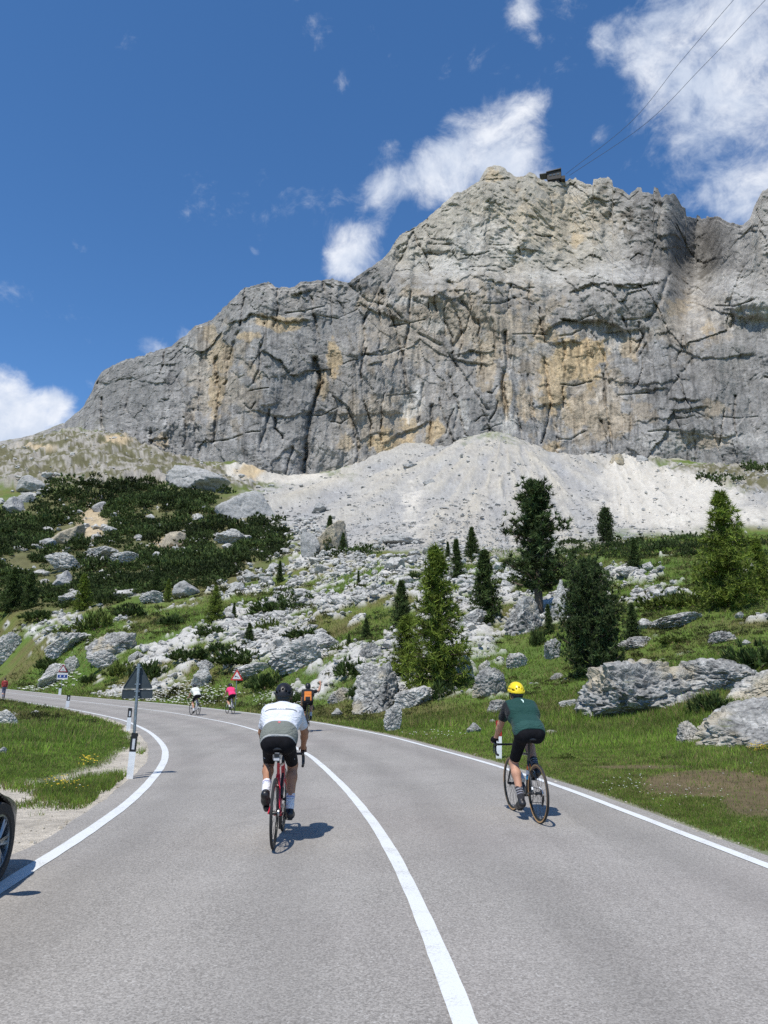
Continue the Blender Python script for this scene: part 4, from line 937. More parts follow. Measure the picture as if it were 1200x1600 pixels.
TREES = [
 ('stone_pine','p0',843,962,748,1.15,'tall dark stone pine with an open ragged crown before the scree'),
 ('stone_pine','p1',928,1058,878,.86,'dense bushy dark pine growing against the huge craggy boulder'),
 ('stone_pine','p2',948,852,793,.85,'lone dark pine standing before the white sand fan'),
 ('larch','l0',684,1082,850,.98,'bright green larch nearest the road, left of the pointed spruce'),
 ('larch','l2',636,1062,960,1.5,'low bright larch leaning out left of the nearest larch'),
 ('larch','l1',1142,954,764,.98,'broad bright green larch near the right edge of the photo'),
 ('larch','l2',1190,935,838,1.1,'smaller larch half hidden at the right edge of the photo'),
 ('larch','l2',128,955,896,1.15,'light green larch at the lower edge of the left scrub'),
 ('larch','l0',262,940,904,.8,'small light green larch left of the smooth grey dome boulder'),
 ('larch','l1',335,974,915,.9,'thin light green larch on the hillside below the dome boulder'),
 ('spruce','s0',760,974,857,1.0,'pointed dark green spruce above the low pale boulder'),
 ('spruce','s2',714,908,842,.95,'slim dark spruce left behind the pointed spruce'),
 ('spruce','s1',738,876,823,1.0,'blue green spruce at the foot of the scree'),
 ('spruce','s2',700,878,846,.9,'tiny spruce just left of the blue green spruce'),
 ('spruce','s0',628,990,906,.95,'dark spruce behind the left side of the nearest larch'),
 ('spruce','s1',990,1002,943,.9,'small dark spruce right of the bushy pine'),
 ('spruce','s0',858,992,944,.8,'young spruce at the foot of the tall stone pine'),
 ('spruce','s1',993,894,842,1.0,'yellowish young spruce in the scrub strip before the sand fan'),
 ('spruce','s1',389,1012,974,1.1,'small dark spruce among white rocks above the animal sign'),
 ('spruce','s2',437,910,876,.9,'little spruce at the right end of the scrub'),
 ('spruce','s0',515,866,804,.75,'slim spruce in front of the brown wedge shaped rock'),
 ('spruce','s1',536,866,832,.9,'short spruce right of the brown wedge shaped rock'),
 ('spruce','s0',243,928,886,.9,'dark spruce inside the scrub left of the small light larch'),
 ('spruce','s1',18,955,888,1.1,'dark spruce at the left photo edge beside the scrub'),
 ('spruce','s0',46,950,894,1.0,'dark spruce second from the left photo edge'),
 ('spruce','s2',560,918,892,.8,'tiny spruce in the middle of the boulder field'),
 ('spruce','s2',365,968,942,.9,'tiny dark spruce right of the thin light larch'),
 ('spruce','s1',572,1000,966,1.0,'small dark spruce on the hillside left of the dark spruce'),
 ('spruce','s2',545,1012,990,1.0,'tiny spruce above the dark faced rock'),
]
def ground_pt(x, y): return float(terr(np.array([x]), np.array([y]))[0])
for (nm, key, u, vb, vt, wf, lb) in TREES:
    p = hit(u, vb); k = depth_of(p)/F; h = (vb-vt)*k*1.02; r = tree_root(nm, *PROTO[key])
    r.location = (p.x, p.y, p.z-.02*h); r.scale = (h*wf, h*wf, h); r.rotation_euler = (0, 0, random.uniform(0, 6.28)); tag(r, lb, nm.replace('_', ' '), 'conifers on the slope')

# dwarf pine scrub: one dark mass on the left hill, plus the strip before the sand fan
SCR = sstep(.25, .5, smax(blob(60, 860, 140, 80), blob(205, 805, 160, 52), blob(330, 845, 115, 50), blob(230, 890, 150, 42), blob(50, 930, 130, 26), blob(130, 772, 90, 18), blob(420, 850, 26, 40), blob(180, 920, 100, 26)))*(V2 > 745)*(U2 < 460)
for (u, v, ru, rv) in [(145,825,24,40),(104,838,30,22),(98,900,30,24),(262,852,34,16),(100,880,34,16),(50,762,30,14),(25,795,28,16),(160,868,34,14),(195,876,24,10),(385,795,52,26),(355,846,30,18),(30,880,22,20),(310,752,60,20),(60,905,16,22),(240,805,12,8),(215,850,10,10)]:
    SCR = SCR*(1-sstep(.2, .5, blob(u, v, ru, rv, .25)))
SCR2 = sstep(.3, .6, smax(blob(1000, 862, 120, 16), blob(1080, 856, 60, 14), blob(900, 860, 30, 14), blob(1190, 860, 40, 16), blob(1130, 757, 40, 8), blob(1190, 738, 26, 8), blob(455, 945, 40, 14), blob(500, 868, 34, 8), blob(560, 864, 44, 8), blob(600, 965, 40, 10)))
def scrub(name, mask, n, seed, size, label, cat, col=(.070, .098, .028)):
    P, _, _ = grid_pick(mask, n, seed); g_ = np.random.default_rng(seed); S = size*(.45+g_.gamma(2.2, .28, n)).clip(.5, 2.1)*dcol(P)/F; Vs = []; Cs = []
    pr = [dwarf_pine(700+k+seed, 34, col, .085, .27) for k in range(5)]; pr = [(np.concatenate(L.V).reshape(-1, 3), np.concatenate(L.C).reshape(-1, 3)) for L in pr]
    for i in range(n):
        Vp, Cp = pr[i % 5]; a = g_.uniform(0, 6.28); c, s = math.cos(a), math.sin(a); Q = Vp*S[i]; Q = np.column_stack([Q[:, 0]*c-Q[:, 1]*s, Q[:, 0]*s+Q[:, 1]*c, Q[:, 2]*g_.uniform(.75, 1.2)])+P[i]; Vs.append(Q); Cs.append(Cp*g_.uniform(.6, 1.4)*(1+.5*float(vn2(np.array([P[i, 0]/16]), np.array([P[i, 1]/16]), 5)[0])))
    V = np.vstack(Vs); me = mk_mesh(name, V, np.arange(len(V)).reshape(-1, 3), False); set_col(me, np.vstack(Cs)); me.materials.append(m_leaf)
    return tag(mk_obj(name, me), label, cat, kind='stuff')
scrub('dwarf_pine_scrub', SCR*sstep(-.45, .0, nz1+nz2*.5), 3000, 41, 19, 'dark green dwarf pine scrub covering the left hill', 'scrub')
scrub('dwarf_pine_strip', SCR2, 620, 42, 15, 'dwarf pine scrub in a strip before the scree and sand', 'scrub', (.066, .098, .028))
scrub('low_heath', (.25*rock+GRASSY)*(SD > 1)*(1-scree)*(R2 > 34)*(R2 < 200)*sstep(-.15, .35, fbm2(X2/7, Y2/7, 3, 47))*(1-SCR)*(V2 > 860), 3000, 43, 9, 'low olive and brownish heath shrubs among the rocks of the slope', 'heath', (.085, .092, .030))
BUSHP = [dwarf_pine(800+k, 190, (.060, .092, .024), .05, .34).mesh('shoots') for k in range(3)]
WILLP = [dwarf_pine(820+k, 190, (.125, .160, .035), .045, .26).mesh('shoots') for k in range(3)]
BUSH = [  # u, foot v, width, height, type, label
 (1112,1112,66,34,0,'low dwarf pine growing on the layered rock at right'),(1180,1048,100,50,0,'wide dwarf pine at the right edge above the layered outcrops'),
 (1040,950,90,30,1,'yellow green willow thicket left of the right larch'),(1075,948,60,36,1,'leafy bush touching the left side of the right larch'),
 (1055,1005,60,16,1,'low green herbs and shrub above the huge boulder'),(380,1040,100,30,0,'long dark green shrub above the animal sign'),
 (430,962,84,30,0,'dark dwarf pine bank in the boulder field left of centre'),(482,998,74,20,0,'low flat dwarf pine mat in front of white rocks at centre'),
 (420,990,46,30,1,'rounded light green bush left of the flat dwarf pine mat'),(150,985,56,44,1,'twiggy bush on top of the big pitted grey boulder'),
 (205,965,50,24,0,'dark bush right of the twiggy bush'),(232,1062,60,34,0,'dark bush just right of the grey sign back'),
 (187,1058,52,32,1,'bright bush just left of the grey sign back'),(300,1032,70,24,0,'low dark bush left of the small spruce among rocks'),
 (345,1020,50,18,0,'low bush just under the small spruce among rocks'),(75,1046,40,20,0,'dark bush above the triangular warning sign at left'),
 (140,1068,30,16,0,'small bush right of the blue sign plate'),(415,1078,60,34,0,'dark shrub right of the pink cyclist'),
 (440,1042,40,20,1,'pale shrub left of the large white boulder'),(548,1058,60,34,0,'dark shrub on the bank below the dark faced rock'),
 (535,1020,40,18,1,'light shrub between the large white boulder and the dark faced rock'),(700,960,50,20,0,'low shrub right behind the nearest larch'),
 (655,905,40,14,0,'small shrub in the boulder field above the nearest larch'),(800,915,60,16,1,'grey green mat left of the tall stone pine'),
 (905,945,40,40,0,'dark shrub between stone pine and bushy pine'),(268,978,40,22,0,'dark shrub left of the thin light larch'),
 (60,968,50,18,0,'low dark shrub at the left under the scrub'),(110,990,60,16,1,'flat green shrub above the flat white rock shelf'),
 (465,1100,40,24,0,'shrub on the bank left behind the orange cyclist'),(560,1090,40,20,0,'shrub right of the grey pitted rock'),
 (690,1092,44,30,0,'shady shrub at the foot of the nearest larch'),(885,1190,44,16,1,'leafy dock clump on the verge right of the gloved hand'),
 (1050,1190,46,12,1,'leafy herb clump on the verge by the bare earth'),(925,1195,40,10,1,'low herb clump on the verge right of the dock clump'),
 (840,1010,26,34,0,'small upright bush below the upright grey boulder'),(330,995,50,20,0,'low bush below the thin light larch'),
]
for (u, v, w, h, ty, lb) in BUSH:
    p = hit(u, v); k = depth_of(p)/F; r = empty('shrub', p, random.uniform(0, 6.28)); o = mk_obj('shoots', (WILLP if ty else BUSHP)[random.randrange(3)], None, r)
    s = MB()
    for q in range(5): an = q*1.26; s.tube([(0, 0, -.05), (.2*math.cos(an), .2*math.sin(an), .12), (.33*math.cos(an+.3), .33*math.sin(an+.3), .24)], [.02, .014, .006], 4, False)
    s.build('stem', m_bark, r); r.scale = (w*k*.95, w*k*.95, h*k*1.75); tag(r, lb, 'shrub', 'shrubs on the slope')

# grass: short blades by the road, longer behind; flowers
def blades(name, mask, n, seed, hgt, wid, label, lean=.5, colmul=1.0):
    P, u, v = grid_pick(mask, n, seed); g_ = np.random.default_rng(seed); r = np.hypot(P[:, 0], P[:, 1])[:, None]
    h = hgt(P)*g_.uniform(.45, 1.3, (n, 1)); w = wid+.00075*r; d = g_.normal(size=(n, 3))*lean; d[:, 2] = 1; d = unit(d)
    side = unit(np.cross(d, g_.normal(size=(n, 3))))*w*.5*g_.uniform(.6, 1.3, (n, 1))
    base = np.array([.165, .255, .036])*(1+.45*fbm2(P[:, 0]/2.5, P[:, 1]/2.5, 3, 61)[:, None])*g_.uniform(.6, 1.4, (n, 1)); dry = g_.random((n, 1)) < (.24+.45*np.clip(fbm2(P[:, 0]/5, P[:, 1]/5, 3, 66), 0, 1))[:, None]
    midp = sstep(25, 40, np.hypot(P[:, 0], P[:, 1]))*sstep(.0, .45, fbm2(P[:, 0]/6, P[:, 1]/6, 4, 31, .6)+.15); base = base*(1-.5*midp[:, None])+np.array([.17, .135, .055])*.5*midp[:, None]
    base = np.where(dry, np.array([.24, .195, .085])*g_.uniform(.6, 1.3, (n, 1)), base)*colmul
    V = np.stack([P-side-[0, 0, .02], P+side-[0, 0, .02], P+d*h], 1).reshape(-1, 3); me = mk_mesh(name, V, np.arange(3*n).reshape(-1, 3), False)
    set_col(me, np.repeat(base, 3, 0)); me.materials.append(m_grass); return tag(mk_obj(name, me), label, 'grass', kind='stuff')
verge = GRASSY*(SD > .02)*(1-.93*bare[..., 0])
blades('verge_grass', verge*(R2 < 34)*(.5+sstep(30, 8, R2)), 190000, 51, lambda P: (.07+.10*sstep(1.0, 6, road_sd(P[:, 0], P[:, 1])[0]))[:, None], .004, 'short green grass on the verges beside the road')
blades('slope_grass', GRASSY*(R2 >= 28)*(R2 < 130)*(1-.8*SCR), 120000, 52, lambda P: (.20+.002*np.hypot(P[:, 0], P[:, 1]))[:, None], .010, 'rough tufted grass on the slope among the boulders', .8, .95)
blades('verge_stems', verge*(R2 < 30)*(SD > 1.2)*sstep(.0, .4, nz2), 7000, 54, lambda P: np.full((len(P), 1), .30), .004, 'taller grass stems standing in the verges', .35, 1.15)
tuftm = ((INN*(SD > .1)*(SD < 3.5)*(R2 > 11)*(R2 < 26))*sstep(.1, .4, nz2+.5*nz1))
blades('shoulder_tufts', tuftm, 9000, 53, lambda P: np.full((len(P), 1), .16), .005, 'grass tufts growing in the gravel shoulder round the posts')
m_white_f = plain('white_petals', (.78, .78, .72), .7); m_yel_f = plain('yellow_petals', (.75, .52, .03), .7)
def flowers(name, mask, n, seed, size, mat, label):
    P, _, _ = grid_pick(mask, n, seed); g_ = np.random.default_rng(seed); r = np.hypot(P[:, 0], P[:, 1])[:, None]; s = size*(.6+.05*r)*g_.uniform(.6, 1.3, (n, 1)); c = P+np.array([0, 0, 1])*g_.uniform(.08, .2, (n, 1)); V = []
    for k in range(5): a = 2*PI*k/5; V.append(c+s*np.array([math.cos(a), math.sin(a), .25*(k % 2)]))
    V = np.stack(V, 1).reshape(-1, 3); F5 = np.arange(5*n).reshape(-1, 5); return tag(mk_obj(name, mk_mesh(name, V, F5, False), mat), label, 'flowers', kind='stuff')
hillfl = GRASSY*(R2 > 40)*(R2 < 110)*sstep(.3, .7, smax(blob(270, 1085, 130, 25), blob(60, 1060, 90, 25), blob(440, 1095, 60, 20)))
flowers('white_flowers', hillfl, 800, 55, .030, m_white_f, 'small white flowers on the bank beyond the road')
flowers('verge_daisies', verge*(R2 < 30)*sstep(.15, .5, nz1), 130, 56, .012, m_white_f, 'tiny white flowers scattered in the verge grass')
flowers('yellow_flowers', verge*(R2 < 40)*(sstep(.2, .6, smax(blob(140, 1203, 22, 8, .2), blob(1185, 1180, 20, 5, .2), blob(90, 1230, 60, 20)*.5, blob(1050, 1175, 120, 8)*.25))), 150, 57, .014, m_yel_f, 'yellow flowers in the verge grass')

# each field boulder is described by its size, its shape and the nearest landmark
LAND = [(u, (vb+vt)/2, lb.split(' before ')[0].split(' nearest ')[0].split(' growing ')[0].split(' at the ')[0]) for (_, _, u, vb, vt, _, lb) in TREES if len(lb.split()) < 14]+[(u, v-h/2, lb) for (u, v, w, h, _, _, _, lb) in BOULD if len(lb.split()) <= 9 and w >= 30]
LMK = [(684, 966, 'nearest bright larch'), (760, 915, 'pointed dark spruce'), (714, 875, 'slim dark spruce'), (738, 850, 'blue green spruce'), (628, 948, 'dark spruce by the larch'), (843, 855, 'tall stone pine'), (928, 967, 'bushy dark pine'), (993, 868, 'yellowish young spruce'), (1142, 860, 'broad right larch'), (512, 838, 'brown wedge rock'), (630, 845, 'long low slab'), (437, 893, 'little spruce by the scrub'), (560, 905, 'tiny field spruce'), (430, 947, 'dark dwarf pine bank'), (482, 988, 'flat dwarf pine mat'), (468, 1025, 'large white boulder'), (335, 945, 'thin light larch'), (389, 993, 'rock spruce'), (290, 920, 'smooth grey dome boulder'), (170, 1007, 'big pitted boulder'), (128, 925, 'left light larch'), (12, 1010, 'smooth white edge boulder'), (600, 1076, 'slanting slab boulder'), (820, 956, 'upright grey boulder'), (313, 1057, 'tall white rock'), (105, 1007, 'flat white rock shelf'), (1060, 970, 'long low white rock'), (232, 1045, 'dark sign bush'), (572, 983, 'small dark hillside spruce'), (240, 1060, 'grey sign back'), (366, 1055, 'leaping animal sign')]
seen = {}
for (o, u, v, wpx) in sorted(FIELD, key=lambda q: q[1]):
    lu, lv, nm = min(LMK, key=lambda q: (q[0]-u)**2+1.5*(q[1]-v)**2); du, dv = u-lu, v-lv; far = math.hypot(du, dv) > 55
    side = ('right of' if du > 0 else 'left of') if abs(du) > abs(dv)*1.2 else ('below' if dv > 0 else 'above')
    if .5 < abs(du)/(abs(dv)+.1) < 2: side = ('below and right of' if du > 0 else 'below and left of') if dv > 0 else ('above and right of' if du > 0 else 'above and left of')
    size = 'small' if wpx < 12 else ('middling' if wpx < 17 else 'sizeable'); fl = o.scale[2]/o.scale[0]; shp = 'flat' if fl < .52 else ('blocky' if fl > .74 else 'rounded')
    tag(o, f"{size} {shp} white boulder {'well ' if far else 'close '}{side} the {nm}".replace('well left', 'some way left').replace('well right', 'some way right').replace('well ', 'some way ').replace('close left of', 'just left of').replace('close right of', 'just right of').replace('close ', 'just '), 'boulder', 'boulders of the boulder field')

by_label = {}
for (o, u, v, wpx) in FIELD: by_label.setdefault(o['label'], []).append((u, o))
for lb, L_ in by_label.items():                      # alike neighbours are told apart by their order from the left
    if len(L_) < 2: continue
    L_.sort(key=lambda q: q[0]); n = len(L_); words = {2: ['left one', 'right one'], 3: ['leftmost', 'middle', 'rightmost'], 4: ['leftmost', 'second', 'third', 'rightmost']}.get(n, ['leftmost']+[f'{w_} from left' for w_ in ('second', 'third', 'fourth', 'fifth', 'sixth')][:n-2]+['rightmost'])
    for w_, (_, o) in zip(words, L_): nl = (w_+', ' if n == 2 else w_+' ')+lb; o['label'] = nl if len(nl.split()) <= 16 else nl.replace(' rounded', '').replace(' flat white', ' flat').replace(' blocky white', ' blocky').replace('just ', '').replace('some way ', '')
# ------------------------------------------------------------------ solid modelling with distance fields (bodies, helmets, car)
def surface_nets(f, lo, h):
    nx, ny, nz = f.shape; s = f < 0
    acc = np.zeros((nx-1, ny-1, nz-1, 3), np.float32); cnt = np.zeros((nx-1, ny-1, nz-1), np.float32)
    cor = [(a, b, c) for a in (0, 1) for b in (0, 1) for c in (0, 1)]
    sl = lambda a, n: slice(a, n-1+a)
    for ax in range(3):
        for p in (0, 1):
            for q in (0, 1):
                o0 = [0, 0, 0]; oth = [k for k in range(3) if k != ax]; o0[oth[0]] = p; o0[oth[1]] = q; o1 = o0.copy(); o1[ax] = 1
                A = f[sl(o0[0], nx), sl(o0[1], ny), sl(o0[2], nz)]; B = f[sl(o1[0], nx), sl(o1[1], ny), sl(o1[2], nz)]
                m = (A < 0) != (B < 0); t = np.where(m, A/np.where(m, A-B, 1), 0)
                for k in range(3): acc[..., k] += np.where(m, (t if k == ax else o0[k]), 0)
                cnt += m
    act = cnt > 0; idx = np.full(act.shape, -1, np.int64); idx[act] = np.arange(act.sum())
    ijk = np.argwhere(act); V = (ijk+acc[act]/cnt[act][:, None])*h+np.asarray(lo)
    Q = []
    for ax in range(3):
        o = [k for k in range(3) if k != ax]
        A = f.take(range(0, f.shape[ax]-1), ax) < 0; B = f.take(range(1, f.shape[ax]), ax) < 0
        e = np.argwhere(A != B)
        ok = np.ones(len(e), bool)
        for k in o: ok &= (e[:, k] > 0) & (e[:, k] < f.shape[k]-1)
        e = e[ok]; fl = A[tuple(e.T)]
        def cell(d0, d1):
            c = e.copy(); c[:, o[0]] -= d0; c[:, o[1]] -= d1; return idx[tuple(c.T)]
        q = np.stack([cell(1, 1), cell(0, 1), cell(0, 0), cell(1, 0)], 1)
        if ax == 1: fl = ~fl
        q[~fl] = q[~fl][:, ::-1]; Q.append(q)
    Q = np.vstack(Q); return V, Q[(Q >= 0).all(1)]
class SDF:
    def __init__(s, lo, hi, h):
        s.lo = np.array(lo, float); s.h = h; n = np.ceil((np.array(hi)-s.lo)/h).astype(int)+1
        s.X, s.Y, s.Z = np.meshgrid(*[s.lo[k]+np.arange(n[k])*h for k in range(3)], indexing='ij', sparse=True)
        s.X, s.Y, s.Z = [q.astype(np.float32) for q in (s.X, s.Y, s.Z)]; s.d = np.full(tuple(n), 9.0, np.float32)
    def add(s, e, k=.02):
        if k <= 0: s.d = np.minimum(s.d, e); return s
        hh = np.clip(.5+.5*(s.d-e)/k, 0, 1); s.d = e*hh+s.d*(1-hh)-k*hh*(1-hh); return s
    def sub(s, e, k=.0):
        s.d = np.maximum(s.d, -e); return s
    def cap(s, a, b, ra, rb=None):
        rb = ra if rb is None else rb; a = np.array(a, float); ba = np.array(b, float)-a; L = float(ba @ ba)+1e-9
        px, py, pz = s.X-np.float32(a[0]), s.Y-np.float32(a[1]), s.Z-np.float32(a[2])
        t = np.clip((px*ba[0]+py*ba[1]+pz*ba[2])/L, 0, 1).astype(np.float32)
        return np.sqrt((px-t*ba[0])**2+(py-t*ba[1])**2+(pz-t*ba[2])**2)-(ra+(rb-ra)*t)
    def ell(s, c, r):
        px, py, pz = (s.X-c[0])/r[0], (s.Y-c[1])/r[1], (s.Z-c[2])/r[2]; k0 = np.sqrt(px*px+py*py+pz*pz)+1e-6
        k1 = np.sqrt((px/r[0])**2+(py/r[1])**2+(pz/r[2])**2)+1e-6; return (k0*(k0-1)/k1).astype(np.float32)
    def rbox(s, c, d, r):
        q = [np.abs(p-c[k])-d[k]+r for k, p in enumerate((s.X, s.Y, s.Z))]
        return np.sqrt(sum(np.maximum(k, 0)**2 for k in q))+np.minimum(np.maximum(np.maximum(q[0], q[1]), q[2]), 0)-r
    def plane(s, p, n):                 # positive on the side the normal points to
        n = np.array(n, float); n /= np.linalg.norm(n); return ((s.X-p[0])*n[0]+(s.Y-p[1])*n[1]+(s.Z-p[2])*n[2]).astype(np.float32)
    def clip(s, p, n): s.d = np.maximum(s.d, s.plane(p, n)); return s
    def mesh(s, name):
        V, Q = surface_nets(s.d, s.lo, s.h); return mk_mesh(name, V, Q, True)
def ik(hip, ank, l1, l2, fwd):
    hip = np.array(hip, float); ank = np.array(ank, float); d = ank-hip; L = min(np.linalg.norm(d), (l1+l2)*.999); u = d/np.linalg.norm(d)
    a = (l1*l1-l2*l2+L*L)/(2*L); hgt = math.sqrt(max(l1*l1-a*a, 0)); f = np.array(fwd, float); f = f-u*(f @ u); f /= np.linalg.norm(f); return hip+u*a+f*hgt

m_skin = plain('skin', (.46, .25, .165), .55, var=.05, scale=14, spec=.35)
m_skin_tan = plain('tanned_skin', (.36, .18, .105), .55, var=.05, scale=14, spec=.35)
m_hair = plain('dark_hair', (.03, .022, .016), .7, var=.3, scale=60)
def cloth(name):
    def bld(t, b, col, tc):
        n = t.noise(tc, 16, 4, .6); n2 = t.noise(tc, 400, 2); t.link(t.vmath('SCALE', col, scale=t.ramp(n2, .3, .7, .92, 1.08)), b.inputs['Base Color'])
        b.inputs['Sheen Weight'].default_value = .08; fold = t.noise(t.mapping(tc, (5, 5, 14), (.5, 0, 0)), 1.6, 3, .55, 1.2); bump(t, b, t.math('ADD', t.math('ADD', n, t.math('MULTIPLY', fold, 1.6)), t.math('MULTIPLY', n2, .1)), .55, .03)
    return attr_mat(name, .75, bld)
m_cloth = cloth('jersey_cloth')
m_lycra = plain('black_lycra', (.009, .009, .011), .85, var=.2, scale=20, bump=.2, spec=.15)
m_black = plain('black_plastic', (.014, .014, .015), .35, var=.2)
m_rubber = plain('rubber', (.018, .018, .018), .75, var=.2)
m_shoe = plain('shoe_black', (.016, .016, .018), .4, var=.3)
m_steel = plain('steel', (.45, .45, .46), .32, 1.0)
m_alu = plain('galvanised', (.30, .32, .34), .45, .85, var=.1, scale=12)
m_wht = plain('white_plastic', (.74, .75, .75), .5, var=.04, scale=8)
m_redref = plain('red_reflector', (.34, .012, .012), .3)
m_whiteref = plain('white_reflector', (.55, .56, .58), .3)
EYE = plain('eye', (.03, .02, .015), .2)

def person_mesh(J, h, skin):
    """one continuous body from joints J"""
    allp = np.array([v for v in J.values()]); S = SDF(allp.min(0)-.2, allp.max(0)+.2, h)
    v = lambda k: np.array(J[k], float); X = np.array([1., 0, 0])
    for (k, wx, r) in (('pelvis', .062, .104), ('lumbar', .055, .100), ('chest', .095, .112), ('upper', .13, .070)):
        S.add(S.cap(v(k)-X*wx, v(k)+X*wx, r), .09)
    S.add(S.cap(v('upper'), v('neck'), .065, .055), .05); S.add(S.cap(v('neck'), v('head')-[0, 0, .04], .055, .05), .04)
    hd = v('head'); fw = v('face'); fw = fw/np.linalg.norm(fw)
    S.add(S.ell(hd, (.076, .096, .112)), .03); S.add(S.cap(hd+fw*.035-[0, 0, .05], hd+fw*.065-[0, 0, .085], .05, .035), .03)
    S.add(S.cap(hd+fw*.088+[0, 0, .005], hd+fw*.112-[0, 0, .025], .011, .015), .012)
    for sx in (-1, 1): S.add(S.ell(hd+X*sx*.079-[0, .005, .005], (.012, .024, .032)), .01)
    for sd, sx in (('l', -1), ('r', 1)):
        sh, el, wr = v('sh'+sd), v('el'+sd), v('wr'+sd)
        S.add(S.cap(sh, el, .052, .041), .04); S.add(S.cap(el, el+(wr-el)*.35, .042, .041), .02); S.add(S.cap(el+(wr-el)*.3, wr, .040, .027), .02)
        ha = v('ha'+sd); dr = ha-wr; dr = dr/np.linalg.norm(dr); S.add(S.cap(wr, wr+dr*.075, .028, .032), .02)
        dn = np.array(J.get('curl', (0, .25, -1.0)), float); dn = dn-dr*(dn @ dr); dn /= np.linalg.norm(dn); lat = np.cross(dr, dn)
        for q in range(4):
            off = lat*(q-1.5)*.0195; ln = (.030, .036, .034, .026)[q]; b0 = wr+dr*.085+off; b1 = b0+dr*ln+dn*.006; b2 = b1+dn*.030; b3 = b2+dn*.016-dr*.014
            S.add(S.cap(b0, b1, .0098, .0092), .006); S.add(S.cap(b1, b2, .0092, .0085), .004); S.add(S.cap(b2, b3, .0085, .008), .004)
        t0 = wr+dr*.045-lat*sx*(-.026); t1 = t0-lat*sx*(-.022)+dr*.022+dn*.012; t2 = t1+dn*.024+dr*.012
        S.add(S.cap(t0, t1, .0125, .0105), .01); S.add(S.cap(t1, t2, .0105, .009), .005)
        hp, kn, an = v('hp'+sd), v('kn'+sd), v('an'+sd)
        S.add(S.ell(hp-[0, .04, .01], (.078, .092, .092)), .05); S.add(S.cap(hp, kn, .080, .055), .05)
        cb = np.array([0, -.018, 0]); S.add(S.cap(kn, kn+(an-kn)*.32+cb, .054, .056), .03); S.add(S.cap(kn+(an-kn)*.30+cb, an, .055, .036), .03)
        S.add(S.cap(an, v('he'+sd), .036, .033), .02); S.add(S.cap(v('he'+sd), v('to'+sd), .034, .030), .02)
    return S.mesh('body')
def limb_cloth(name, J, segs, clips, h, col=None, mat=None, parent=None, k=.05):
    P = np.array([p for s in segs for p in s[:2]]); S = SDF(P.min(0)-.18, P.max(0)+.18, h)
    for s in segs: S.add(S.cap(*s), k)
    for c in clips: S.clip(*c)
    me = S.mesh(name)
    if col is not None:
        V = np.empty(len(me.vertices)*3, np.float32); me.vertices.foreach_get('co', V); set_col(me, col(V.reshape(-1, 3)))
    return mk_obj(name, me, mat, parent)
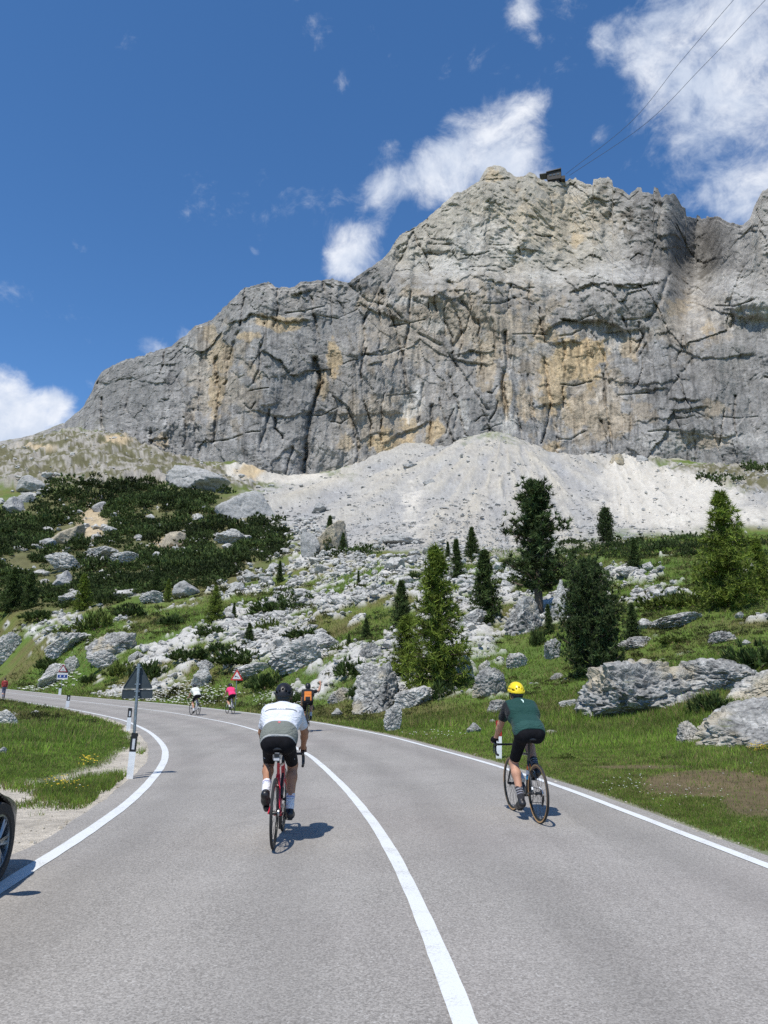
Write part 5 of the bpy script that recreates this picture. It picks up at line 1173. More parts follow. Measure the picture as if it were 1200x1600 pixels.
def rider(root, J, h, jersey, shorts=m_lycra, skin=m_skin, helmet=None, helmet_col2=None, sock=None, shoe=m_shoe, glove=None, sleeve=.62, legs=.78, hair=True, long_leg=None, hh=None):
    v = lambda k: np.array(J[k], float); X = np.array([1., 0, 0]); hh = hh or h*.75
    b = mk_obj('body', person_mesh(J, h, skin), skin, root)
    for sx in (-1, 1): mk_obj('eye', mk_mesh('eye', ICO[2][0]*.011+(v('head')+v('face')/np.linalg.norm(v('face'))*.088+X*sx*.031+[0, 0, .012]), ICO[2][1]), EYE, root)
    o = .013; segs = []
    for (k, wx, r) in (('lumbar', .057, .102), ('chest', .097, .114), ('upper', .132, .072)): segs.append((v(k)-X*wx, v(k)+X*wx, r+o))
    mid = (v('pelvis')+v('lumbar'))/2; segs.append((mid-X*.060, mid+X*.060, .105+o)); segs.append((v('pelvis')-X*.060, v('pelvis')+X*.060, .108+o)); segs.append((v('upper'), v('neck'), .068+o, .058+.008))
    spine = v('upper')-v('pelvis'); spine /= np.linalg.norm(spine); nk = v('neck')-v('upper'); nk /= np.linalg.norm(nk)
    P = np.array([p for s in segs for p in s[:2]]+[v('ell'), v('elr')]); S = SDF(P.min(0)-.16, P.max(0)+.16, h)
    for s in segs: S.add(S.cap(*s), .09)
    S.clip(v('neck')+nk*.0, nk); hem = v('pelvis')-spine*(.045 if 'wrl' in J and long_leg is None else .0); S.clip(hem, -spine)
    for sd, sx in (('l', -1), ('r', 1)):
        sh, el = v('sh'+sd), v('el'+sd); cut = sh+(el-sh)*sleeve; e = S.cap(sh, el, .054+o, .046+o*.9); ax = el-sh; e = np.maximum(e, S.plane(cut, ax)); S.add(e, .035)
    me = S.mesh('jersey'); Vc = np.empty(len(me.vertices)*3, np.float32); me.vertices.foreach_get('co', Vc); Vc = Vc.reshape(-1, 3)
    s_ = ((Vc-v('pelvis')) @ spine)/np.linalg.norm(v('upper')-v('pelvis')); set_col(me, jersey(Vc, s_)); jo = mk_obj('jersey', me, m_cloth, root)
    # shorts or trousers
    e0 = (v('lumbar')-v('pelvis')); e0 /= np.linalg.norm(e0)
    P = np.array([v(k) for k in ('pelvis', 'hpl', 'hpr', 'knl', 'knr', 'lumbar')]+([v('anl'), v('anr')] if long_leg else [])); S = SDF(P.min(0)-.2, P.max(0)+.2, h)
    S.add(S.cap(v('pelvis')-X*.062, v('pelvis')+X*.062, .104+.008), .08); mid = (v('pelvis')+v('lumbar'))/2; S.add(S.cap(mid-X*.058, mid+X*.058, .102+.006), .08)
    S.clip(mid+e0*.02, e0)
    for sd in 'lr':
        hp, kn, an = v('hp'+sd), v('kn'+sd), v('an'+sd); S.add(S.ell(hp-[0, .04, .01], (.085, .099, .099)), .05); lg = 1.0 if long_leg else legs
        e = S.cap(hp, kn, .088, .063); e = e if long_leg else np.maximum(e, S.plane(hp+(kn-hp)*lg, kn-hp)); S.add(e, .04)
        if long_leg: S.add(np.maximum(S.cap(kn, an, .066, .052), S.plane(an, an-kn)), .03)
    so = mk_obj('trousers' if long_leg else 'shorts', S.mesh('shorts'), long_leg or shorts, root)
    for sd, sx in (('l', -1), ('r', 1)):
        kn, an, he, to = v('kn'+sd), v('an'+sd), v('he'+sd), v('to'+sd); ax = kn-an; ax /= np.linalg.norm(ax)
        if sock:
            limb_cloth('sock', J, [(he, an, .039, .041), (an, an+ax*.16, .041, .052)], [(an+ax*.125, ax)], hh, lambda Q: sock(Q, (Q-an) @ ax), m_cloth, root, .02)
        d = to-he; d /= np.linalg.norm(d); S = SDF(np.minimum(he, to)-.12, np.maximum(he, to)+.12, hh)
        S.add(S.cap(he-d*.02, he+(to-he)*.45, .040, .044), .02).add(S.cap(he+(to-he)*.4, to+d*.03, .044, .032), .03); S.add(S.cap(he, an*.4+he*.6, .042, .044), .02)
        S.clip(an*.75+he*.25, an-he); sh_ = mk_obj('shoe', S.mesh('shoe'), shoe, root)
        if glove:
            wr, ha = v('wr'+sd), v('ha'+sd); dr = (ha-wr)/np.linalg.norm(ha-wr); S = SDF(np.minimum(wr, ha)-.1, np.maximum(wr, ha)+.1, hh)
            S.add(S.cap(wr-dr*.01, wr+dr*.085, .033, .038), .01).add(S.cap(wr+dr*.08-X*.03, wr+dr*.08+X*.03, .017), .02).add(S.cap(wr+dr*.11-X*.03-[0, 0, .015], wr+dr*.11+X*.03-[0, 0, .015], .016), .02); mk_obj('glove', S.mesh('glove'), glove, root)
    hd = v('head')
    if hair:
        S = SDF(hd-.16, hd+.16, hh); S.add(S.ell(hd+[0, -.010, .008], (.084, .102, .116)), 0); S.clip(hd+[0, .02, .0], (0, 1, -.55)); S.clip(hd-[0, 0, .07], (0, 0, -1)); mk_obj('hair', S.mesh('hair'), m_hair, root)
    if helmet:
        S = SDF(hd-.24, hd+.24, hh); c = hd+np.array([0, -.005, .030]); S.add(S.ell(c, (.104, .148, .118)), 0); S.add(S.ell(c+[0, -.075, -.035], (.085, .080, .075)), .03)
        shell = S.d.copy()
        S.clip(hd+[0, .03, .012], (0, .10, -1)); S.sub(S.ell(hd+[0, 0, .004], (.088, .112, .116)))
        for q in (-.068, -.034, 0, .034, .068):
            for (y0, y1, zz) in ((-.125, -.05, .06), (-.02, .10, .118)):
                zc = zz-abs(q)*.55; S.sub(S.cap(c+[q, y0, zc-.02], c+[q*1.05, y1, zc], .0125, .0130))
        for sx in (-1, 1): S.sub(S.cap(c+[sx*.098, -.07, .02], c+[sx*.100, .06, .03], .011, .011))
        he = mk_obj('helmet', S.mesh('helmet'), helmet, root)
        S2 = SDF(hd-.24, hd+.24, hh); S2.add(S2.ell(hd+[0, -.004, .016], (.092, .120, .106)), 0); S2.clip(hd+[0, .03, -.012], (0, .25, -1)); S2.add(np.maximum(S2.ell(hd+[0, -.06, -.03], (.075, .065, .06)), S2.plane(hd+[0, -.02, 0], (0, 1, 0))), .01)
        mk_obj('helmet_liner', S2.mesh('helmet_liner'), helmet_col2 or m_black, he)
        st = MB()
        for sx in (-1, 1): st.tube([hd+[sx*.092, -.02, 0], hd+[sx*.085, .02, -.06], hd+[sx*.04, .05, -.115], hd+[0, .055, -.125]], .006, 5)
        st.build('strap', m_black, he)
    return dict(body=b, jersey=jo, shorts=so, spine=spine)
from mathutils.bvhtree import BVHTree
def decal(target, centre, n_dir, ax_u, ax_v, polys, mat, name='emblem'):
    me = target.data; bv = BVHTree.FromPolygons([q.co for q in me.vertices], [tuple(p.vertices) for p in me.polygons]); V = []; Fs = []
    n_dir = Vector(n_dir).normalized(); au = Vector(ax_u).normalized(); av = Vector(ax_v).normalized(); c = Vector(centre)
    for poly in polys:
        st = len(V); ok = True; pts = []
        for (a, b_) in poly:
            src = c+au*a+av*b_+n_dir*.4; loc, nn, _, _ = bv.ray_cast(src, -n_dir)
            if loc is None: ok = False; break
            pts.append(loc+nn*.003)
        if ok: V += pts; Fs.append(tuple(range(st, st+len(pts))))
    if Fs: return mk_obj(name, mk_mesh(name, V, Fs, False), mat, target)
def rect(cx, cy, w, h_): return [(cx-w/2, cy-h_/2), (cx+w/2, cy-h_/2), (cx+w/2, cy+h_/2), (cx-w/2, cy+h_/2)]

# ------------------------------------------------------------------ bicycles
def ring(R, r, c, n=44, m=8, sx=1.0):
    P = [(R+r*math.cos(2*PI*k/m), sx*r*math.sin(2*PI*k/m)) for k in range(m)]; return MB().lathe(P, 'x', n, c)
def bicycle(root, frame, fork, rimc, crank_deg, accent=None, wall=None, tape=m_black, steer=0.0, bag=None, deep=.05, saddle_z=.965, light=True, bars=True):
    R = .338; rh = (0, 0, R); fh = (0, .985, R); bb = (0, .41, .272)
    for nm, c, st in (('wheel', rh, 0), ('wheel', fh, steer)):
        w = empty(nm, c, st); w.parent = root; z0 = (0, 0, 0)
        ring(R-.014, .014, z0, 48, 8).build('tyre', m_rubber, w, True)
        if wall: MB().lathe([(R-.026, .0135), (R-.012, .0150), (R-.012, .0140), (R-.028, .0120)], 'x', 48, z0).lathe([(R-.026, -.0135), (R-.012, -.0150), (R-.012, -.0140), (R-.028, -.0120)], 'x', 48, z0).build('sidewall', wall, w, True)
        MB().lathe([(R-.022, -.011), (R-.022, .011), (R-.035, .013), (R-.025-deep, .004), (R-.025-deep, -.004), (R-.035, -.013)], 'x', 48, z0).build('rim', rimc, w, True)
        hb = MB(); hb.tube([(-.055, 0, 0), (-.03, 0, 0), (0, 0, 0), (.03, 0, 0), (.055, 0, 0)], [.010, .022, .014, .022, .010], 10); hb.build('hub', m_black, w, True)
        sp = MB()
        for k in range(20):
            a = 2*PI*k/20; b_ = a+(.35 if k % 4 < 2 else -.35); s = .026 if k % 2 else -.026
            sp.tube([(s, .02*math.cos(b_), .02*math.sin(b_)), (0, (R-.026-deep)*math.cos(a), (R-.026-deep)*math.sin(a))], .0016, 4, False)
        sp.build('spoke_set', m_black if rimc is not m_steel else m_steel, w)
    ht0, ht1 = (0, .868, .60), (0, .835, .735); st = (0, .285, .760)
    fr = MB(); fr.tube([bb, ht0], [.026, .024], 10).tube([st, ht1], [.017, .019], 10).tube([bb, (0, .30, .70), (0, .272, .80)], [.019, .017, .015], 10).tube([ht0, ht1], .024, 10)
    for s in (-1, 1):
        fr.tube([(s*.018, .405, .272), (s*.05, .16, .325), (s*.062, 0, R)], [.014, .010, .009], 8).tube([(s*.012, .30, .68), (s*.045, .08, .40), (s*.062, 0, R)], [.009, .008, .008], 8)
    fr.tube([(-.045, .41, .272), (.045, .41, .272)], .023, 12); fo_ = fr.build('frame', frame, root, True)
    if accent:
        for (mt, a, b_, r) in accent: MB().tube([a, b_], r, 10).build('frame_band', mt, fo_, True)
    fk = MB(); fk.tube([ht0, (0, .880, .55)], [.022, .024], 10)
    for s in (-1, 1): fk.tube([(s*.02, .880, .57), (s*.045, .90, .50), (s*.058, .985, R)], [.016, .015, .009], 8)
    fk.build('fork', fork, root, True)
    sp = MB(); sp.tube([(0, .272, .80), (0, .245, saddle_z-.05)], .0145, 10).tube([(-.022, .16, saddle_z-.035), (-.02, .33, saddle_z-.035)], .0045, 6).tube([(.022, .16, saddle_z-.035), (.02, .33, saddle_z-.035)], .0045, 6); sp.build('seatpost', m_black, root, True)
    S = SDF((-.12, .06, saddle_z-.08), (.12, .46, saddle_z+.06), .008); S.add(S.cap((-.035, .145, saddle_z-.02), (.035, .145, saddle_z-.02), .034), 0); S.add(S.cap((0, .16, saddle_z-.02), (0, .40, saddle_z-.02), .035, .018), .05); S.clip((0, 0, saddle_z-.03), (0, 0, -1)); mk_obj('saddle', S.mesh('saddle'), m_black, root)
    hb = MB(); y0, z0 = .895, .835; hb.tube([ht1, (0, .825, .775), (0, .84, .80), (0, y0, z0)], [.019, .019, .017, .016], 10); hb.build('stem', m_black, root, True)
    hb = MB(); hb.tube([(-.195, y0+.015, z0), (-.10, y0, z0), (.10, y0, z0), (.195, y0+.015, z0)], .014, 8)
    for s in (-1, 1): hb.tube([(s*.19, y0+.01, z0), (s*.205, y0+.055, z0-.002), (s*.21, y0+.095, z0-.03), (s*.213, y0+.09, z0-.085), (s*.216, y0+.045, z0-.125), (s*.218, y0-.04, z0-.13)], .0155, 8)
    hbo = hb.build('handlebar', tape, root, True)
    for s in (-1, 1):
        h_ = MB(); h_.tube([(s*.208, y0+.06, z0-.005), (s*.210, y0+.12, z0+.018), (s*.210, y0+.155, z0+.045)], [.017, .018, .013], 8); h_.build('hood', m_black, hbo, True)
        h_ = MB(); h_.tube([(s*.210, y0+.135, z0+.01), (s*.222, y0+.15, z0-.05), (s*.226, y0+.125, z0-.12)], [.008, .007, .005], 6); h_.build('brake_lever', m_black, hbo, True)
    c, s = math.cos(math.radians(crank_deg)), math.sin(math.radians(crank_deg)); L = .1725      # angle of the right crank, 0 = forward, 90 = up
    rp = (.095, bb[1]+L*c, bb[2]+L*s); lp = (-.095, bb[1]-L*c, bb[2]-L*s)
    ck = MB(); ck.tube([(.052, bb[1], bb[2]), (.072, rp[1], rp[2])], [.015, .010], 8).tube([(-.052, bb[1], bb[2]), (-.072, lp[1], lp[2])], [.015, .010], 8); cko = ck.build('crankset', m_black, root, True)
    MB().lathe([(.098, .046), (.098, .050), (.080, .050), (.080, .046)], 'x', 30, (0, bb[1], bb[2])).build('chainring', m_black, cko, True)
    for p, sx in ((rp, 1), (lp, -1)): MB().box((p[0]+sx*.018, p[1], p[2]), (.055, .07, .014), None, .004).build('pedal', m_black, root)
    ch = MB(); ch.tube([(.048, bb[1], bb[2]+.096), (.046, .0, R+.040)], .0045, 4).tube([(.048, bb[1], bb[2]-.096), (.046, .02, R-.11), (.046, .0, R-.045)], .0045, 4); ch.build('chain', m_steel, root)
    MB().lathe([(.042, .036), (.042, .048), (.026, .052), (.02, .036)], 'x', 20, rh).build('cassette', m_steel, root, True)
    MB().tube([(.06, .0, R-.03), (.062, .01, R-.075), (.052, .025, R-.15)], [.012, .014, .012], 6).build('rear_derailleur', m_black, root, True)
    bo = MB(); bo.tube([(0, .545, .42), (0, .60, .455), (0, .655, .49), (0, .665, .50)], [.036, .036, .034, .015], 10); bo.build('bottle', m_wht if accent else m_black, root, True)
    if bag:
        b_ = MB().box((0, .115, saddle_z-.095), (.085, .10, .085), None, .02).build('saddle_bag', bag, root, True)
        if light: MB().box((0, .060, saddle_z-.075), (.050, .008, .030), None, .003).build('tail_light', m_black, b_); MB().box((0, .061, saddle_z-.115), (.060, .004, .022), None).build('reflective_patch', m_whiteref, b_)
    return rp, lp
def pose(crank_deg, feet, lean, hands='hoods', face=(0, 1, -.05)):
    """joints in the bicycle's frame; feet: (right toe pitch, left toe pitch) in degrees, down positive"""
    c, s = math.cos(math.radians(crank_deg)), math.sin(math.radians(crank_deg)); L = .1725; bb = np.array([0, .41, .272])
    J = {}
    J['pelvis'] = (0, .205, 1.020); J['lumbar'] = (0, .320, 1.105)
    ln = math.radians(lean); up = np.array([0, math.sin(ln), math.cos(ln)]); lb = np.array(J['lumbar'])
    J['chest'] = lb+up*.175; J['upper'] = lb+up*.320; J['neck'] = J['upper']+np.array([0, .075, .055]); J['head'] = J['neck']+np.array([0, .065, .110]); J['face'] = face
    for sd, sx in (('l', -1), ('r', 1)):
        J['hp'+sd] = np.array([sx*.088, .245, 1.0]); pd = bb+np.array([sx*.118, sx*L*c, sx*L*s]); pit = math.radians(feet[0 if sx > 0 else 1]); d = np.array([0, math.cos(pit), -math.sin(pit)]); upf = np.array([0, math.sin(pit), math.cos(pit)])
        J['to'+sd] = pd+upf*.045+d*.055; J['he'+sd] = pd+upf*.050-d*.135; J['an'+sd] = pd+upf*.135-d*.115
        J['kn'+sd] = ik(J['hp'+sd], J['an'+sd], .455, .435, (sx*.08, 1, .15))
        J['sh'+sd] = J['upper']+np.array([sx*.165, .015, -.012])
        J['wr'+sd] = np.array([sx*.214, .945, .905]); J['ha'+sd] = np.array([sx*.211, 1.04, .895])
        J['el'+sd] = ik(J['sh'+sd], J['wr'+sd], .285, .265, (sx*.95, -.25, -.45))
    return J
def set_on_road(o, u, v, head):
    x, y = road_pt(u, v); o.location = (x, y, float(zroad(x, y))+.001); o.rotation_euler = (0, 0, head); return o
C_ = lambda *c: np.array(c)
def mix_(a, b_, k): return a*(1-k[:, None])+b_*k[:, None]
def bands(*bs):                                  # sock bands
    def f(Q, s):
        o = np.tile(np.array(bs[0]), (len(Q), 1))
        for (a, b_, col) in bs[1:]: k = (s > a) & (s < b_); o[k] = col
        return o
    return f

# rider 1: white and olive jersey, red bicycle
m_redf = plain('red_frame', (.55, .012, .030), .25, var=.03, coat=.6)
m_helm_b = plain('black_helmet', (.012, .012, .014), .42, var=.1, coat=.0, spec=.35); m_carbon = plain('carbon_rim', (.014, .014, .015), .35)
m_grey_bag = plain('grey_bag', (.16, .165, .17), .7, var=.2)
hd1 = math.radians(2.0)
b1 = set_on_road(empty('bicycle'), 427, 1327, hd1); tag(b1, 'red framed road bicycle under the rider in the white jersey', 'bicycle', 'bicycles on the road')
bicycle(b1, m_redf, m_redf, m_carbon, -28, bag=m_grey_bag, deep=.03)
p1 = set_on_road(empty('person'), 427, 1327, hd1); tag(p1, 'cyclist in white and olive jersey with black helmet riding ahead left of the centre line', 'person', 'cyclists on the road')
J = pose(-28, (8, 42), 50)
def jer1(V, s):
    x = np.abs(V[:, 0]); n = len(V); back = V[:, 0]*0+1
    c = np.tile(C_(.66, .68, .73), (n, 1)); arc = s+.9*x*x*2
    olive = sstep(.42, .38, arc+.25*np.clip(x-.09, 0, 1)); c = mix_(c, C_(.165, .178, .155), olive)
    st = sstep(.765, .78, s+1.3*x*x)*sstep(.835, .82, s+1.3*x*x)*(x < .175); c = mix_(c, C_(.13, .14, .14), st)
    hem = sstep(-.06, -.08, s); c = mix_(c, C_(.40, .41, .40), hem); return c
R1 = rider(p1, J, .0095, jer1, helmet=m_helm_b, sock=bands((.72, .72, .74), (.082, .092, (.12, .16, .4)), (.062, .070, (.4, .42, .5)), (.10, .104, (.5, .08, .1))), sleeve=.74, skin=m_skin_tan, legs=.88)
bn = Vector((0, -R1['spine'][2], R1['spine'][1])); m_pinkm = plain('pink_print', (.70, .16, .18), .7); m_whp = plain('white_print', (.70, .71, .72), .7); m_grp = plain('dark_print', (.10, .11, .12), .7)
sp = Vector(R1['spine']); pv = Vector(J['pelvis']); Ls = (Vector(J['upper'])-pv).length
decal(R1['jersey'], pv+sp*Ls*.32, bn, (1, 0, 0), sp, [[(.020*math.cos(a)*(1 if k % 2 else .62), .017*math.sin(a)*(1 if k % 2 else .62)) for k, a in enumerate(np.linspace(0, 6.28, 15)[:-1])]], m_pinkm)
decal(R1['jersey'], pv+sp*Ls*.80, bn, (1, 0, 0), sp, [rect(-.040+.0195*k, 0, .014, .022) for k in range(5)], m_whp, 'lettering')
decal(R1['jersey'], pv+sp*Ls*.80, bn+Vector((0, 0, .02)), (1, 0, 0), sp, [rect(-.018, 0, .006, .010), rect(.0215, 0, .006, .010)], m_grp, 'lettering')
for sx in (-1, 1): decal(R1['shorts'], Vector(J['hp'+('r' if sx > 0 else 'l')])*.45+Vector(J['kn'+('r' if sx > 0 else 'l')])*.55, (sx, -.5, .0), (0, -.5*sx, .3), (0, .35, .8), [rect(0, 0, .020, .085), rect(.03, .01, .010, .05)], m_whp, 'side_print')

# rider 2: green jersey, yellow helmet, black and white bicycle
m_blkf = plain('black_frame', (.02, .021, .023), .3, var=.05, coat=.5); m_org = plain('orange_paint', (.75, .16, .04), .35); m_blue = plain('blue_paint', (.04, .30, .55), .35); m_whf = plain('white_paint', (.72, .73, .74), .35)
m_tan = plain('tan_sidewall', (.36, .22, .10), .7); m_yel = plain('yellow_helmet', (.80, .60, .01), .35, var=.04, coat=.2)
hd2 = math.radians(9.0)
b2 = set_on_road(empty('bicycle'), 843, 1287, hd2); tag(b2, 'black bicycle with tan sidewalls under the rider in the green jersey', 'bicycle', 'bicycles on the road')
bicycle(b2, m_blkf, m_blkf, m_carbon, 78, deep=.028, wall=m_tan, bag=None, accent=[(m_org, (0.0, .318, .62), (0, .330, .575), .0215), (m_whf, (0, .332, .57), (0, .345, .52), .0215), (m_blue, (0, .347, .51), (0, .360, .46), .0215),
   (m_org, (.0135, .278, .64), (.020, .245, .60), .0105), (m_blue, (.022, .238, .592), (.030, .190, .535), .0105), (m_whf, (.046, .075, .395), (.055, .04, .37), .0105), (m_whf, (-.046, .075, .395), (-.055, .04, .37), .0105), (m_org, (-.0135, .278, .64), (-.020, .245, .60), .0105)])
p2 = set_on_road(empty('person'), 843, 1287, hd2); tag(p2, 'cyclist in dark green jersey and yellow helmet riding near the right edge line', 'person', 'cyclists on the road')
J = pose(78, (18, 14), 46, face=(-.1, 1, -.05))
def jer2(V, s):
    c = np.tile(C_(.010, .050, .041), (len(V), 1)); x = np.abs(V[:, 0]); k = sstep(.185, .20, x)*sstep(.55, .6, s); c = mix_(c, C_(.012, .014, .016), k); return mix_(c, C_(.02, .07, .06), sstep(.17, .15, s))
R2_ = rider(p2, J, .0095, jer2, helmet=m_yel, sock=bands((.03, .03, .035), (.085, .097, (.30, .30, .33)), (.055, .067, (.30, .30, .33)), (.028, .038, (.26, .26, .3))), glove=m_lycra, sleeve=.70, legs=.86)
bn = Vector((0, -R2_['spine'][2], R2_['spine'][1])); sp = Vector(R2_['spine']); pv = Vector(J['pelvis']); Ls = (Vector(J['upper'])-pv).length
decal(R2_['jersey'], pv+sp*Ls*.93+Vector((.006, 0, 0)), bn+Vector((0, 0, .25)), (1, 0, 0), sp, [[(-.012, .038), (.004, .030), (.016, .004), (.008, -.034), (-.004, -.036), (.0, -.010), (-.010, .008)]], plain('mint_print', (.55, .72, .66), .6))
# far riders
def far_rider(u, v, head, jersey_col, frame, crank, feet, lean, lb_p, lb_b, helmet, skin=m_skin, arms=None, extra=None, shorts=m_lycra, two=None, fork=None, scale=1.0):
    b = set_on_road(empty('bicycle'), u, v, head); tag(b, lb_b, 'bicycle', 'bicycles on the road'); bicycle(b, frame, fork or frame, m_carbon, crank, deep=.02, bag=None)
    p = set_on_road(empty('person'), u, v, head); tag(p, lb_p, 'person', 'cyclists on the road'); J = pose(crank, feet, lean)
    if arms: arms(J)
    jf = jersey_col if callable(jersey_col) else (lambda V, s: np.tile(np.array(jersey_col), (len(V), 1)))
    r = rider(p, J, .017, jf, helmet=helmet, skin=skin, sock=bands((.5, .5, .5)), sleeve=.68, hh=.013, shorts=shorts)
    return b, p, r, J
def wjer(V, s): return np.tile(C_(.68, .69, .62), (len(V), 1))
far_rider(309, 1118, math.radians(34), wjer, m_whf, 80, (15, 15), 42, 'cyclist in cream white jersey riding far ahead near the centre line', 'pale bicycle under the far rider in the cream white jersey', m_black)
far_rider(364, 1116, math.radians(30), (.80, .045, .17), m_whf, 15, (10, 30), 40, 'cyclist in bright pink jersey riding below the animal sign', 'bicycle with white stays under the rider in the pink jersey', m_black)
def raise_arm(J):
    J['elr'] = J['shr']+np.array([.23, .10, .05]); J['wrr'] = J['elr']+np.array([.06, .05, .23]); J['har'] = J['wrr']+np.array([-.03, .02, .09]); J['curl'] = (0, .6, -.3)
def ojer(V, s):
    c = np.tile(C_(.55, .17, .03), (len(V), 1)); x = np.abs(V[:, 0]); k = np.clip(sstep(.115, .135, x)+sstep(.80, .86, s)+sstep(.30, .26, s)*(x < .09), 0, 1); return mix_(c, C_(.015, .014, .016), k)
b5, p5, r5, J5 = far_rider(480, 1144, math.radians(6), ojer, m_blkf, 40, (15, 20), 38, 'cyclist in orange and black top lifting the right arm, half hidden behind the nearest rider', 'dark bicycle under the rider in orange', m_black, arms=raise_arm)
# walker with a rucksack
m_jean = plain('blue_jeans', (.085, .105, .17), .8, var=.15, scale=20); m_rsack = plain('dark_red_cloth', (.22, .025, .022), .75, var=.2, scale=12)
wk = set_on_road(empty('person'), 5, 1091.5, math.radians(32)); tag(wk, 'walker in red top and blue jeans with a rucksack on the far road edge', 'person')
J = {'pelvis': (0, 0, .98), 'lumbar': (0, .0, 1.12), 'chest': (0, .0, 1.29), 'upper': (0, -.01, 1.43), 'neck': (0, .0, 1.51), 'head': (0, .03, 1.65), 'face': (0, 1, 0), 'curl': (0, .5, -.2)}
for sd, sx in (('l', -1), ('r', 1)):
    J['hp'+sd] = np.array([sx*.085, .03, .94]); J['an'+sd] = np.array([sx*.08, sx*.16-.02, .10+(.05 if sx < 0 else 0)]); J['kn'+sd] = ik(J['hp'+sd], J['an'+sd], .44, .43, (0, 1, 0)); J['he'+sd] = J['an'+sd]+[0, -.03, -.05]; J['to'+sd] = J['an'+sd]+[0, .14, -.06]
    J['sh'+sd] = np.array([sx*.17, 0, 1.42]); J['el'+sd] = J['sh'+sd]+[sx*.06, -.02-.05*sx, -.28]; J['wr'+sd] = J['el'+sd]+[0, .09-.05*sx, -.22]; J['ha'+sd] = J['wr'+sd]+[0, .02, -.09]
rider(wk, J, .018, lambda V, s: np.tile(C_(.30, .03, .03), (len(V), 1)), skin=m_skin, long_leg=m_jean, hh=.014, sleeve=.95)
S = SDF((-.25, -.45, .95), (.25, .1, 1.6), .016); S.add(S.rbox((0, -.21, 1.24), (.14, .09, .22), .07), 0); S.add(S.rbox((0, -.30, 1.16), (.10, .04, .11), .03), .03)
rs = empty('rucksack'); rs.location = wk.location; rs.rotation_euler = wk.rotation_euler; tag(rs, 'dark red rucksack on the back of the walker at the left photo edge', 'rucksack')
mk_obj('pack', S.mesh('pack'), m_rsack, rs); ss = MB()
for sx in (-1, 1): ss.tube([(sx*.09, -.15, 1.42), (sx*.10, -.02, 1.53), (sx*.10, .12, 1.42), (sx*.10, .10, 1.20), (sx*.11, -.13, 1.08)], .018, 5)
ss.build('strap', m_black, rs)
# ------------------------------------------------------------------ signs and marker posts
m_sgrey = plain('sign_back_grey', (.045, .058, .066), .55, .3, var=.08, scale=6); m_sred = plain('sign_red', (.55, .035, .030), .45); m_swh = plain('sign_white', (.74, .72, .70), .45); m_sblue = plain('sign_blue', (.012, .05, .26), .45); m_sblk = plain('sign_black', (.012, .012, .012), .5)
def tri(w, cut=.06):                       # equilateral triangle with clipped corners, base at y = 0
    h = w*.866; a = [(-w/2, 0), (w/2, 0), (0, h)]; o = []
    for i in range(3):
        p, q, r = np.array(a[i]), np.array(a[(i+1) % 3]), np.array(a[(i-1) % 3]); o += [tuple(p+(r-p)*cut), tuple(p+(q-p)*cut*.35+(r-p)*cut*.35), tuple(p+(q-p)*cut)]
    return o
def Mx(loc, rz):                            # local x = right, y = up, z = out of the face
    return Matrix.Translation(loc) @ Matrix.Rotation(rz, 4, 'Z') @ Matrix.Rotation(PI/2, 4, 'X')
def inset(poly, k, c): return [((x-c[0])*k+c[0], (y-c[1])*k+c[1]) for x, y in poly]
def pole(root, h, r=.028): MB().tube([(0, 0, -.2), (0, 0, h)], r, 12).build('pole', m_alu, root, True)
# near sign, seen from behind
g_ = hit(205, 1214); d = depth_of(g_); rr = math.hypot(g_.x, g_.y); zz = lambda v: CAMZ+rr*float(pix_el(208, v)[1])-g_.z
sg = empty('road_sign', g_, math.radians(6)); tag(sg, 'grey back of a triangular road sign on a galvanised pole in the bend', 'road sign')
w = 47*d/F; z0 = zz(1076); pole(sg, zz(1037))
tr = MB(); tr.prism(tri(w), .004, Mx((0, .045, z0), PI)); tr = tr.build('sign_plate', m_sgrey, sg)
rm = MB(); P = tri(w)
for i in range(len(P)): a, b_ = Vector((P[i][0], .040, z0+P[i][1])), Vector((P[(i+1) % len(P)][0], .040, z0+P[(i+1) % len(P)][1])); rm.tube([a, b_], .008, 5)
rm.build('rim', m_sgrey, tr)
pl = MB().box((0, .045, (zz(1078)+zz(1091))/2), (w, .004, zz(1078)-zz(1091)), None).build('sign_panel', m_sgrey, sg)
rm = MB(); zt, zb = zz(1078), zz(1091)
for a, b_ in (((-w/2, zt), (w/2, zt)), ((w/2, zt), (w/2, zb)), ((w/2, zb), (-w/2, zb)), ((-w/2, zb), (-w/2, zt))): rm.tube([(a[0], .040, a[1]), (b_[0], .040, b_[1])], .007, 5)
rm.build('rim', m_sgrey, pl)
for v in (1043, 1069, 1080, 1089): MB().box((0, .016, zz(v)), (.10, .050, .022), None, .004).build('clamp', m_alu, sg)
fm = MB(); fm.prism(inset(tri(w), .97, (0, w*.29)), .002, Mx((0, .052, z0), PI)); fm.build('sign_face', m_swh, sg)
